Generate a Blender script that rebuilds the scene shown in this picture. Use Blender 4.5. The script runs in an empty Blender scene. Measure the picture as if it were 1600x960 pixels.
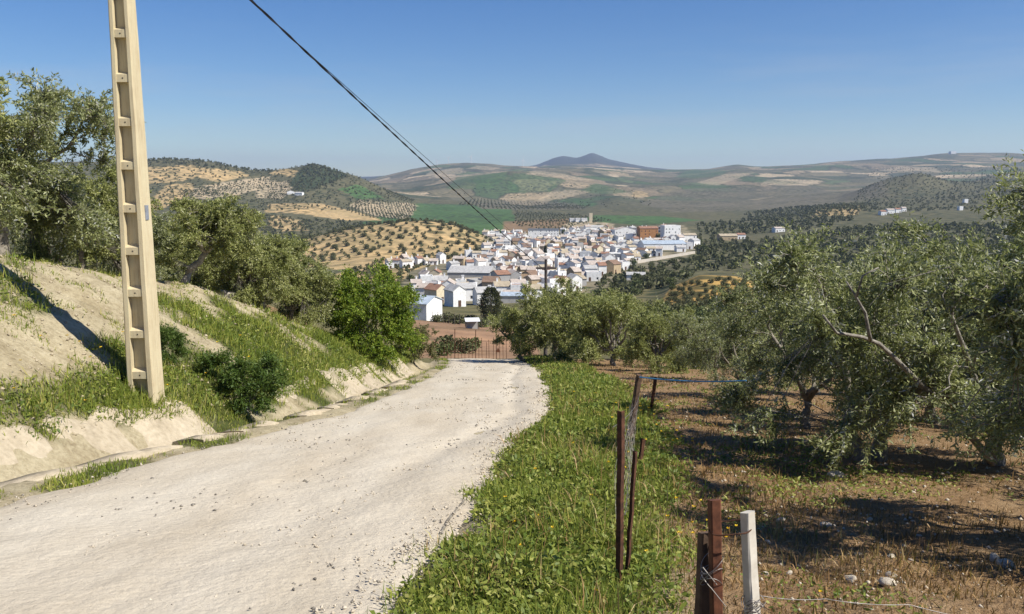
import bpy, math, random
import numpy as np
from mathutils import Vector

# ------------------------------------------------------------------ camera, sky, sun, exposure
scene = bpy.context.scene
COL = scene.collection
FPX = 1331.0                      # focal length in pixels of the 1600 px wide photograph
PITCH = math.radians(8.1)
CAMZ = 1.6
cam_d = bpy.data.cameras.new('camera')
cam = bpy.data.objects.new('camera', cam_d)
COL.objects.link(cam)
cam.location = (0, 0, CAMZ)
cam.rotation_euler = (math.pi / 2 - PITCH, 0, 0)
cam_d.sensor_width = 36.0
cam_d.lens = FPX / 1600 * 36
cam_d.clip_start = 0.05
cam_d.clip_end = 60000
scene.camera = cam

HAZE = 7.6e-5                     # density of the air over the valley
SUN_EL = math.radians(47)
SUN_AZ = math.radians(113)        # from the view direction (+Y) towards the right (+X)
sun_vec = Vector((math.cos(SUN_EL) * math.sin(SUN_AZ), math.cos(SUN_EL) * math.cos(SUN_AZ), math.sin(SUN_EL)))
world = bpy.data.worlds.new('World')
scene.world = world
world.use_nodes = True
wn = world.node_tree
wn.nodes.clear()
w_out = wn.nodes.new('ShaderNodeOutputWorld')
w_bg = wn.nodes.new('ShaderNodeBackground')
w_sky = wn.nodes.new('ShaderNodeTexSky')
w_sky.sky_type = 'NISHITA'
w_sky.sun_disc = False
w_sky.sun_elevation = SUN_EL
w_sky.sun_rotation = SUN_AZ
w_sky.altitude = 500
w_sky.air_density = 1.0
w_sky.dust_density = 0.1
w_sky.ozone_density = 4.0
w_bg.inputs['Strength'].default_value = 0.074
w_sat = wn.nodes.new('ShaderNodeHueSaturation')
w_sat.inputs['Saturation'].default_value = 1.30
w_sat.inputs['Hue'].default_value = 0.511
wn.links.new(w_sky.outputs[0], w_sat.inputs['Color'])
# faint high cloud veils low over the horizon, all round
w_tc = wn.nodes.new('ShaderNodeTexCoord'); w_mp = wn.nodes.new('ShaderNodeMapping'); w_mp.inputs['Scale'].default_value = (1.0, 1.0, 9.0)
w_no = wn.nodes.new('ShaderNodeTexNoise'); w_no.inputs['Scale'].default_value = 2.6; w_no.inputs['Detail'].default_value = 7; w_no.inputs['Roughness'].default_value = 0.6
w_cr = wn.nodes.new('ShaderNodeValToRGB'); w_cr.color_ramp.elements[0].position = 0.48; w_cr.color_ramp.elements[1].position = 0.72
w_sp = wn.nodes.new('ShaderNodeSeparateXYZ'); w_el = wn.nodes.new('ShaderNodeMapRange')
w_el.inputs['From Min'].default_value = 0.20; w_el.inputs['From Max'].default_value = 0.07; w_el.inputs['To Max'].default_value = 0.30
w_mu = wn.nodes.new('ShaderNodeMath'); w_mu.operation = 'MULTIPLY'
w_mx = wn.nodes.new('ShaderNodeMix'); w_mx.data_type = 'RGBA'; w_mx.inputs[7].default_value = (5.3, 5.5, 6.0, 1)
wn.links.new(w_tc.outputs['Generated'], w_mp.inputs[0]); wn.links.new(w_mp.outputs[0], w_no.inputs['Vector']); wn.links.new(w_no.outputs['Fac'], w_cr.inputs[0])
wn.links.new(w_tc.outputs['Generated'], w_sp.inputs[0]); wn.links.new(w_sp.outputs['Z'], w_el.inputs['Value'])
wn.links.new(w_cr.outputs[0], w_mu.inputs[0]); wn.links.new(w_el.outputs[0], w_mu.inputs[1]); wn.links.new(w_mu.outputs[0], w_mx.inputs[0])
wn.links.new(w_sat.outputs[0], w_mx.inputs[6])
wn.links.new(w_mx.outputs[2], w_bg.inputs[0])
wn.links.new(w_bg.outputs[0], w_out.inputs[0])
sun_d = bpy.data.lights.new('sun', 'SUN')
sun_d.energy = 4.9
sun_d.angle = math.radians(0.53)
sun_d.color = (1.0, 0.95, 0.86)
sun = bpy.data.objects.new('sun', sun_d)
COL.objects.link(sun)
sun.rotation_euler = sun_vec.to_track_quat('Z', 'Y').to_euler()
sun.location = (20, -10, 40)
scene.view_settings.view_transform = 'Standard'
scene.view_settings.look = 'None'
scene.view_settings.exposure = 0.55
scene.view_settings.gamma = 1.0
scene.view_settings.use_curve_mapping = False
scene.render.engine = 'CYCLES'
scene.cycles.use_denoising = True
scene.cycles.max_bounces = 6
scene.cycles.diffuse_bounces = 3
scene.cycles.transmission_bounces = 3
scene.cycles.volume_bounces = 0
scene.cycles.transparent_max_bounces = 4

# ------------------------------------------------------------------ helpers
R = random.Random(7)
NR = np.random.default_rng(7)
CT, ST = math.cos(PITCH), math.sin(PITCH)


def at(px, py, Y):
    """world point seen at pixel (px, py) of the photograph, Y metres ahead"""
    a = (px - 800) / FPX
    b = (py - 480) / FPX
    t = Y / (CT - b * ST)
    return (a * t, Y, CAMZ + t * (-ST - b * CT))


def to_px(x, y, z):
    z = z - CAMZ
    dep = y * CT - z * ST
    up = y * ST + z * CT
    return 800 + FPX * x / dep, 480 - FPX * up / dep


def hash2(ix, iy, seed):
    h = (ix.astype(np.int64) * 374761393 + iy.astype(np.int64) * 668265263 + seed * 1442695041) & 0xffffffff
    h = ((h ^ (h >> 13)) * 1274126177) & 0xffffffff
    h = ((h ^ (h >> 16)) * 2246822519) & 0xffffffff
    return ((h ^ (h >> 15)) & 0xffffff) / float(0xffffff)


def vnoise(x, y, seed=0):
    x = np.asarray(x, float); y = np.asarray(y, float)
    ix = np.floor(x); iy = np.floor(y)
    fx = x - ix; fy = y - iy
    fx = fx * fx * (3 - 2 * fx); fy = fy * fy * (3 - 2 * fy)
    a = hash2(ix, iy, seed); b = hash2(ix + 1, iy, seed)
    c = hash2(ix, iy + 1, seed); d = hash2(ix + 1, iy + 1, seed)
    return (a + (b - a) * fx) * (1 - fy) + (c + (d - c) * fx) * fy


def fbm(x, y, seed=0, octaves=4):
    v = 0.0; amp = 0.5; tot = 0.0
    for o in range(octaves):
        v = v + amp * (vnoise(x, y, seed + o * 17) * 2 - 1)
        tot += amp
        x = np.asarray(x) * 2.03 + 11.7; y = np.asarray(y) * 2.03 - 5.3; amp *= 0.5
    return v / tot


def in_poly(px, py, poly):
    px = np.asarray(px); py = np.asarray(py)
    inside = np.zeros(px.shape, bool)
    n = len(poly)
    for i in range(n):
        x1, y1 = poly[i]; x2, y2 = poly[(i + 1) % n]
        if y1 == y2:
            continue
        cond = ((y1 > py) != (y2 > py)) & (px < (x2 - x1) * (py - y1) / (y2 - y1) + x1)
        inside ^= cond
    return inside


def sstep(a, b, v):
    t = np.clip((np.asarray(v, float) - a) / (b - a), 0, 1)
    return t * t * (3 - 2 * t)


def tag(o, label=None, cat=None, group=None, kind=None):
    if label: o['label'] = label
    if cat: o['category'] = cat
    if group: o['group'] = group
    if kind: o['kind'] = kind
    return o


def link(o, parent=None):
    COL.objects.link(o)
    if parent is not None:
        o.parent = parent
    return o


def empty(name, loc=(0, 0, 0), rz=0.0):
    o = bpy.data.objects.new(name, None)
    o.empty_display_size = 0.3
    COL.objects.link(o)
    o.location = loc
    o.rotation_euler = (0, 0, rz)
    return o


def mesh_np(name, V, F, mat=None, smooth=False, attrs=None, cols=None):
    """V (n,3); F list of index arrays, each (m,k)"""
    me = bpy.data.meshes.new(name)
    V = np.asarray(V, np.float32)
    if not isinstance(F, (list, tuple)):
        F = [F]
    F = [np.asarray(f, np.int32) for f in F if len(f)]
    me.vertices.add(len(V))
    me.vertices.foreach_set('co', V.ravel())
    loops = np.concatenate([f.ravel() for f in F])
    counts = np.concatenate([np.full(len(f), f.shape[1], np.int32) for f in F])
    starts = np.concatenate([[0], np.cumsum(counts)[:-1]]).astype(np.int32)
    me.loops.add(len(loops))
    me.loops.foreach_set('vertex_index', loops)
    me.polygons.add(len(counts))
    me.polygons.foreach_set('loop_start', starts)
    if smooth:
        me.polygons.foreach_set('use_smooth', np.ones(len(counts), bool))
    me.update(calc_edges=True)
    if attrs:
        for k, v in attrs.items():
            a = me.attributes.new(k, 'FLOAT', 'POINT')
            a.data.foreach_set('value', np.asarray(v, np.float32))
    if cols:
        for k, v in cols.items():
            a = me.attributes.new(k, 'FLOAT_COLOR', 'POINT')
            c = np.ones((len(V), 4), np.float32); c[:, :3] = v
            a.data.foreach_set('color', c.ravel())
    if mat is not None:
        me.materials.append(mat)
    me.validate(clean_customdata=False)
    return me


def obj(name, me, parent=None, loc=None):
    o = bpy.data.objects.new(name, me)
    link(o, parent)
    if loc is not None:
        o.location = loc
    return o


class MB:
    """collects simple shapes into one mesh"""
    def __init__(self):
        self.v = []; self.f = []

    def add(self, vs, fs):
        n = len(self.v)
        self.v += [tuple(p) for p in vs]
        self.f += [tuple(i + n for i in q) for q in fs]
        return self

    def box(self, x0, x1, y0, y1, z0, z1):
        return self.add([(x0, y0, z0), (x1, y0, z0), (x1, y1, z0), (x0, y1, z0),
                         (x0, y0, z1), (x1, y0, z1), (x1, y1, z1), (x0, y1, z1)],
                        [(3, 2, 1, 0), (4, 5, 6, 7), (0, 1, 5, 4), (1, 2, 6, 5), (2, 3, 7, 6), (3, 0, 4, 7)])

    def tube(self, pts, radii, n=8, cap=True):
        pts = [Vector(p) for p in pts]
        if not hasattr(radii, '__len__'):
            radii = [radii] * len(pts)
        base = len(self.v)
        ref = Vector((0.31, 0.17, 0.93)).normalized()
        for i, p in enumerate(pts):
            d = (pts[min(i + 1, len(pts) - 1)] - pts[max(i - 1, 0)])
            d = d.normalized() if d.length > 1e-9 else Vector((0, 0, 1))
            r_ = ref if abs(d.dot(ref)) < 0.95 else Vector((1, 0, 0))
            u = d.cross(r_).normalized(); w = d.cross(u)
            for k in range(n):
                a = 2 * math.pi * k / n
                q = p + (u * math.cos(a) + w * math.sin(a)) * radii[i]
                self.v.append(tuple(q))
        for i in range(len(pts) - 1):
            for k in range(n):
                a = base + i * n + k; b = base + i * n + (k + 1) % n
                self.f.append((a, b, b + n, a + n))
        if cap:
            self.f.append(tuple(base + k for k in reversed(range(n))))
            self.f.append(tuple(base + (len(pts) - 1) * n + k for k in range(n)))
        return self

    def mesh(self, name, mat=None, smooth=False):
        me = bpy.data.meshes.new(name)
        me.from_pydata(self.v, [], self.f)
        if smooth:
            me.polygons.foreach_set('use_smooth', np.ones(len(me.polygons), bool))
        if mat is not None:
            me.materials.append(mat)
        me.update()
        return me

    def build(self, name, mat=None, parent=None, smooth=False, loc=None):
        return obj(name, self.mesh(name, mat, smooth), parent, loc)


def copy_tree(o, parent=None):
    c = o.copy()
    COL.objects.link(c)
    c.parent = parent
    for ch in list(o.children):
        copy_tree(ch, c)
    return c


# ------------------------------------------------------------------ materials
def new_mat(name):
    m = bpy.data.materials.new(name)
    m.use_nodes = True
    nt = m.node_tree
    nt.nodes.clear()
    out = nt.nodes.new('ShaderNodeOutputMaterial')
    return m, nt, out


def N(nt, typ, **kw):
    n = nt.nodes.new(typ)
    for k, v in kw.items():
        if k in n.inputs.keys() if hasattr(n.inputs, 'keys') else False:
            n.inputs[k].default_value = v
        else:
            setattr(n, k, v)
    return n


def ramp(nt, stops):
    r = nt.nodes.new('ShaderNodeValToRGB')
    e = r.color_ramp.elements
    while len(e) < len(stops):
        e.new(0.5)
    for i, (p, c) in enumerate(stops):
        e[i].position = p
        e[i].color = (c[0], c[1], c[2], 1)
    return r


def mixc(nt, fac, a, b, mode='MIX'):
    m = nt.nodes.new('ShaderNodeMix')
    m.data_type = 'RGBA'; m.blend_type = mode
    for sock, val in ((m.inputs[0], fac), (m.inputs[6], a), (m.inputs[7], b)):
        if hasattr(val, 'is_output') or hasattr(val, 'links'):
            nt.links.new(val, sock)
        elif isinstance(val, (int, float)):
            sock.default_value = val
        else:
            sock.default_value = (val[0], val[1], val[2], 1)
    return m.outputs[2]


def noise(nt, scale, detail=4, rough=0.55, vec=None):
    n = nt.nodes.new('ShaderNodeTexNoise')
    n.inputs['Scale'].default_value = scale
    n.inputs['Detail'].default_value = detail
    n.inputs['Roughness'].default_value = rough
    if vec is not None:
        nt.links.new(vec, n.inputs['Vector'])
    return n.outputs['Fac']


def objvec(nt):
    return nt.nodes.new('ShaderNodeTexCoord').outputs['Object']


def math_n(nt, op, a, b=None):
    m = nt.nodes.new('ShaderNodeMath'); m.operation = op
    for s, v in ((m.inputs[0], a), (m.inputs[1], b)):
        if v is None: continue
        if isinstance(v, (int, float)): s.default_value = v
        else: nt.links.new(v, s)
    return m.outputs[0]


def attr(nt, name):
    a = nt.nodes.new('ShaderNodeAttribute'); a.attribute_name = name
    return a


def finish(nt, out, color, rough=0.9, bump=None, bump_str=0.3, bump_dist=0.02, spec=0.25, metallic=0.0):
    p = nt.nodes.new('ShaderNodeBsdfPrincipled')
    if hasattr(color, 'links'):
        nt.links.new(color, p.inputs['Base Color'])
    else:
        p.inputs['Base Color'].default_value = (*color, 1)
    p.inputs['Roughness'].default_value = rough
    p.inputs['Metallic'].default_value = metallic
    p.inputs['Specular IOR Level'].default_value = spec
    if bump is not None:
        b = nt.nodes.new('ShaderNodeBump')
        b.inputs['Strength'].default_value = bump_str
        b.inputs['Distance'].default_value = bump_dist
        nt.links.new(bump, b.inputs['Height'])
        nt.links.new(b.outputs[0], p.inputs['Normal'])
    nt.links.new(p.outputs[0], out.inputs['Surface'])
    return p


def simple_mat(name, c1, c2, scale=6, rough=0.9, bump=0.3, dist=0.02, spec=0.25, detail=5, metallic=0.0):
    m, nt, out = new_mat(name)
    v = objvec(nt)
    n1 = noise(nt, scale, detail, 0.6, v)
    r = ramp(nt, [(0.3, c1), (0.7, c2)])
    nt.links.new(n1, r.inputs[0])
    finish(nt, out, r.outputs[0], rough, n1 if bump else None, bump, dist, spec, metallic)
    return m


def leaf_mat(name, stops, trans=0.25, rough=0.55, spec=0.35):
    m, nt, out = new_mat(name)
    a = attr(nt, 'rnd')
    r = ramp(nt, stops)
    nt.links.new(a.outputs['Fac'], r.inputs[0])
    p = nt.nodes.new('ShaderNodeBsdfPrincipled')
    p.inputs['Roughness'].default_value = rough
    p.inputs['Specular IOR Level'].default_value = spec
    nt.links.new(r.outputs[0], p.inputs['Base Color'])
    t = nt.nodes.new('ShaderNodeBsdfTranslucent')
    tc = mixc(nt, 0.5, r.outputs[0], (0.18, 0.22, 0.03), 'MIX')
    nt.links.new(tc, t.inputs['Color'])
    mx = nt.nodes.new('ShaderNodeMixShader')
    mx.inputs[0].default_value = trans
    nt.links.new(p.outputs[0], mx.inputs[1]); nt.links.new(t.outputs[0], mx.inputs[2])
    nt.links.new(mx.outputs[0], out.inputs['Surface'])
    return m


M = {}
M['olive_leaf'] = leaf_mat('olive_leaf', [(0.0, (0.124, 0.147, 0.055)), (0.45, (0.256, 0.284, 0.112)), (0.75, (0.421, 0.434, 0.192)), (1.0, (0.550, 0.550, 0.550))], 0.40, 0.5, 0.45)
M['olive_leaf_warm'] = leaf_mat('olive_leaf_warm', [(0.0, (0.140, 0.156, 0.050)), (0.5, (0.290, 0.318, 0.100)), (0.8, (0.469, 0.469, 0.179)), (1.0, (0.550, 0.550, 0.381))], 0.40)
M['bright_leaf'] = leaf_mat('bright_leaf', [(0.0, (0.080, 0.138, 0.014)), (0.5, (0.174, 0.263, 0.024)), (1.0, (0.362, 0.400, 0.060))], 0.4)
M['bush_leaf'] = leaf_mat('bush_leaf', [(0.0, (0.075, 0.08, 0.028)), (0.5, (0.145, 0.145, 0.055)), (1.0, (0.27, 0.23, 0.11))], 0.3)
M['shrub_leaf'] = leaf_mat('shrub_leaf', [(0.0, (0.035, 0.07, 0.012)), (0.6, (0.085, 0.145, 0.024)), (1.0, (0.18, 0.22, 0.05))], 0.35)
M['conifer_leaf'] = leaf_mat('conifer_leaf', [(0.0, (0.03, 0.042, 0.02)), (0.7, (0.075, 0.085, 0.038)), (1.0, (0.16, 0.14, 0.07))], 0.2)
M['grass'] = leaf_mat('grass', [(0.0, (0.111, 0.163, 0.023)), (0.45, (0.235, 0.290, 0.041)), (0.75, (0.392, 0.397, 0.076)), (0.9, (0.550, 0.482, 0.152)), (1.0, (0.550, 0.550, 0.278))], 0.4)
M['weed'] = leaf_mat('weed', [(0.0, (0.094, 0.150, 0.025)), (0.5, (0.220, 0.268, 0.045)), (0.85, (0.377, 0.382, 0.089)), (1.0, (0.550, 0.510, 0.189))], 0.38)
M['dry_weed'] = leaf_mat('dry_weed', [(0.0, (0.108, 0.062, 0.025)), (0.45, (0.281, 0.162, 0.064)), (0.72, (0.454, 0.285, 0.119)), (0.86, (0.173, 0.162, 0.043)), (1.0, (0.550, 0.399, 0.196))], 0.25)
M['flower'] = leaf_mat('flower', [(0.0, (0.75, 0.42, 0.01)), (1.0, (0.8, 0.6, 0.03))], 0.3)
M['bark'] = simple_mat('bark', (0.10, 0.085, 0.065), (0.30, 0.27, 0.22), 14, 0.95, 0.8, 0.03)
M['bark_pale'] = simple_mat('bark_pale', (0.12, 0.105, 0.085), (0.33, 0.30, 0.25), 16, 0.95, 0.7, 0.02)
def pole_mat():
    m, nt, out = new_mat('pole_concrete')
    v = objvec(nt)
    mp_ = nt.nodes.new('ShaderNodeMapping'); mp_.inputs['Scale'].default_value = (1, 1, 0.06)
    nt.links.new(v, mp_.inputs['Vector'])
    n1 = noise(nt, 3.0, 6, 0.65, v); n2 = noise(nt, 26, 5, 0.65, mp_.outputs[0]); n3 = noise(nt, 60, 3, 0.6, v)
    r1 = ramp(nt, [(0.3, (0.445, 0.360, 0.220)), (0.6, (0.550, 0.475, 0.304))]); nt.links.new(n1, r1.inputs[0])
    r2 = ramp(nt, [(0.30, (0.276, 0.215, 0.132)), (0.48, (0.550, 0.455, 0.290)), (0.8, (0.550, 0.540, 0.361))]); nt.links.new(n2, r2.inputs[0])
    c = mixc(nt, 0.45, r1.outputs[0], r2.outputs[0])
    r3 = ramp(nt, [(0.24, (0.12, 0.10, 0.08)), (0.32, (1, 1, 1))]); nt.links.new(n3, r3.inputs[0])
    c = mixc(nt, 0.6, c, r3.outputs[0], 'MULTIPLY')
    finish(nt, out, c, 0.92, n3, 0.35, 0.006)
    return m


M['concrete'] = pole_mat()
def ditch_mat():
    m, nt, out = new_mat('ditch_concrete')
    v = nt.nodes.new('ShaderNodeNewGeometry').outputs['Position']
    n1 = noise(nt, 1.6, 9, 0.68, v); n2 = noise(nt, 12, 6, 0.7, v)
    r1 = ramp(nt, [(0.28, (0.190, 0.154, 0.100)), (0.45, (0.403, 0.336, 0.231)), (0.7, (0.560, 0.484, 0.352))]); nt.links.new(n1, r1.inputs[0])
    r2 = ramp(nt, [(0.3, (0.213, 0.171, 0.116)), (0.55, (0.470, 0.396, 0.284)), (0.8, (0.616, 0.550, 0.420))]); nt.links.new(n2, r2.inputs[0])
    c = mixc(nt, 0.4, r1.outputs[0], r2.outputs[0])
    finish(nt, out, c, 0.95, n2, 0.8, 0.03)
    return m


M['ditch_concrete'] = ditch_mat()
M['rust'] = simple_mat('rust', (0.025, 0.015, 0.011), (0.13, 0.055, 0.030), 26, 0.85, 0.5, 0.004, detail=8)
M['rust_red'] = simple_mat('rust_red', (0.06, 0.024, 0.014), (0.17, 0.066, 0.034), 30, 0.8, 0.4, 0.003, detail=8)
M['wood_brown'] = simple_mat('wood_brown', (0.05, 0.032, 0.022), (0.15, 0.095, 0.062), 14, 0.95, 0.6, 0.006)
M['wood_grey'] = simple_mat('wood_grey', (0.12, 0.095, 0.07), (0.27, 0.22, 0.17), 12, 0.95, 0.6, 0.006)
M['white_paint'] = simple_mat('white_paint', (0.42, 0.37, 0.29), (0.70, 0.66, 0.56), 9, 0.85, 0.5, 0.004, detail=8)
M['wire'] = simple_mat('wire', (0.13, 0.11, 0.10), (0.30, 0.28, 0.26), 30, 0.6, 0.0, spec=0.5, metallic=0.6)
M['cable'] = simple_mat('cable', (0.012, 0.012, 0.015), (0.03, 0.03, 0.035), 3, 0.6, 0.0)
M['blue_rope'] = simple_mat('blue_rope', (0.03, 0.16, 0.34), (0.10, 0.30, 0.48), 40, 0.7, 0.0)
M['stone'] = simple_mat('stone', (0.34, 0.29, 0.22), (0.60, 0.53, 0.42), 9, 0.95, 0.5, 0.01)
M['clod'] = simple_mat('clod', (0.26, 0.21, 0.14), (0.46, 0.39, 0.27), 9, 0.95, 0.5, 0.01)
M['dark_stone'] = simple_mat('dark_stone', (0.10, 0.09, 0.075), (0.34, 0.31, 0.26), 20, 0.95, 0.5, 0.01)
M['grey_pole'] = simple_mat('grey_pole', (0.06, 0.05, 0.045), (0.13, 0.11, 0.10), 6, 0.9, 0.2)
M['metal_plate'] = simple_mat('metal_plate', (0.22, 0.24, 0.27), (0.34, 0.36, 0.4), 10, 0.5, 0.0, metallic=0.3)
M['glass'] = simple_mat('glass', (0.02, 0.025, 0.03), (0.05, 0.055, 0.06), 0.7, 0.15, 0.0, spec=0.5)
M['white_metal'] = simple_mat('white_metal', (0.62, 0.62, 0.62), (0.8, 0.8, 0.8), 0.2, 0.5, 0.0)


def wall_mat(name, c):
    m, nt, out = new_mat(name)
    v = objvec(nt)
    n1 = noise(nt, 0.9, 6, 0.65, v)
    r = ramp(nt, [(0.28, tuple(x * 0.74 for x in c)), (0.55, c)])
    nt.links.new(n1, r.inputs[0])
    finish(nt, out, r.outputs[0], 0.9)
    return m


def roof_mat(name, c):
    m, nt, out = new_mat(name)
    v = objvec(nt)
    n1 = noise(nt, 0.7, 6, 0.7, v)
    r = ramp(nt, [(0.28, tuple(x * 0.62 for x in c)), (0.5, c), (0.75, tuple(min(1, x * 1.3 + 0.02) for x in c))])
    nt.links.new(n1, r.inputs[0])
    w = nt.nodes.new('ShaderNodeTexWave'); w.inputs['Scale'].default_value = 1.6
    nt.links.new(v, w.inputs['Vector'])
    finish(nt, out, r.outputs[0], 0.95, w.outputs['Fac'], 0.5, 0.06)
    return m


WALLS = {'plaster': wall_mat('wall_plaster', (0.50, 0.45, 0.38)), 'white': wall_mat('wall_white', (0.84, 0.83, 0.80)), 'cream': wall_mat('wall_cream', (0.66, 0.57, 0.40)),
         'grey': wall_mat('wall_grey', (0.40, 0.39, 0.37)), 'tan': wall_mat('wall_tan', (0.44, 0.34, 0.21)), 'orange': wall_mat('wall_orange', (0.45, 0.22, 0.09))}
ROOFS = {'terracotta': roof_mat('roof_terracotta', (0.29, 0.16, 0.105)), 'tan': roof_mat('roof_tan', (0.40, 0.335, 0.235)),
         'brown': roof_mat('roof_brown', (0.22, 0.145, 0.10)), 'pink': roof_mat('roof_pink', (0.46, 0.39, 0.33)),
         'grey': roof_mat('roof_grey', (0.42, 0.41, 0.39)), 'bluegrey': roof_mat('roof_bluegrey', (0.36, 0.42, 0.48)), 'darkgrey': roof_mat('roof_darkgrey', (0.10, 0.11, 0.12))}

# ------------------------------------------------------------------ the shape of the land
Y_L = [-10, 4, 7.3, 8.8, 10.5, 13.2, 16.5, 23, 32, 41, 50, 60]
X_L = [-5.5, -4.95, -4.65, -4.45, -4.1, -3.6, -3.1, -2.8, -2.7, -3.0, -4.2, -7.5]
Y_R = [-10, 3, 4.7, 5.8, 7.3, 10.5, 15.2, 21.8, 29.8, 38.1, 50, 60]
X_R = [-1.3, -0.95, -0.7, -0.5, -0.3, -0.1, 0.6, 1.05, 1.05, 0.9, 0.0, -3.0]
_ys = np.linspace(-10, 60, 701)
_k = np.hanning(31); _k /= _k.sum()


def _sm(a):
    return np.convolve(np.pad(a, 15, mode='edge'), _k, mode='valid')


_xl = _sm(np.interp(_ys, Y_L, X_L)); _xr = _sm(np.interp(_ys, Y_R, X_R))


def xl(y): return np.interp(y, _ys, _xl)
def xr(y): return np.interp(y, _ys, _xr)
def zb(y):
    y = np.asarray(y, float)
    return -0.17 * y - 0.010 * np.clip(y - 44, 0, 14) ** 2


def z_near(x, y):
    x = np.asarray(x, float); y = np.asarray(y, float)
    L = xl(y); Rr = xr(y)
    s = L - x; r = x - Rr
    Hh = np.interp(y, [0, 18, 23, 26, 29, 34, 45, 60], [3.3, 3.1, 2.65, 2.2, 1.6, 1.0, 0.6, 0.5])
    W = np.interp(y, [0, 18, 23, 26, 29, 34, 45], [6.0, 5.0, 4.0, 3.3, 2.8, 2.6, 2.5])
    sl = np.interp(y, [16, 30, 45], [0.04, 0.14, 0.11])
    ditch = np.interp(s, [0, 0.3, 0.55, 0.8, 1.15, 1.7], [0, 0.03, 0.03, -0.20, -0.24, 0.26])
    q = np.clip((s - 1.7) / W, 0, 1)
    bank = 0.26 + (Hh - 0.26) * (1 - (1 - q) ** 1.6) + sl * np.clip(s - 1.7 - W, 0, 40)
    lump = fbm(x * 0.55, y * 0.55, 3, 4) * 0.26 * sstep(1.8, 3.0, s) - 0.22 * np.abs(fbm(x * 0.35 + y * 0.2, (y - x) * 1.1, 5, 4)) * sstep(2.2, 3.4, s)
    left = np.where(s < 1.7, ditch, bank) + lump
    right = np.interp(r, [0, 0.25, 1.0, 2.2, 40], [0, 0.05, 0.10, 0.04, -0.9]) + fbm(x * 0.7, y * 0.7, 9, 4) * 0.10 * sstep(0.3, 2, r)
    mid = -0.035 * np.ones_like(x)
    z = np.where(s > 0, left, np.where(r > 0, right, mid))
    fine = fbm(x * 3.1, y * 3.1, 21, 4) * 0.05 * np.where((s > 1.7) | (r > 0.4), 1.0, 0.3)
    return zb(y) + z + fine


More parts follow.
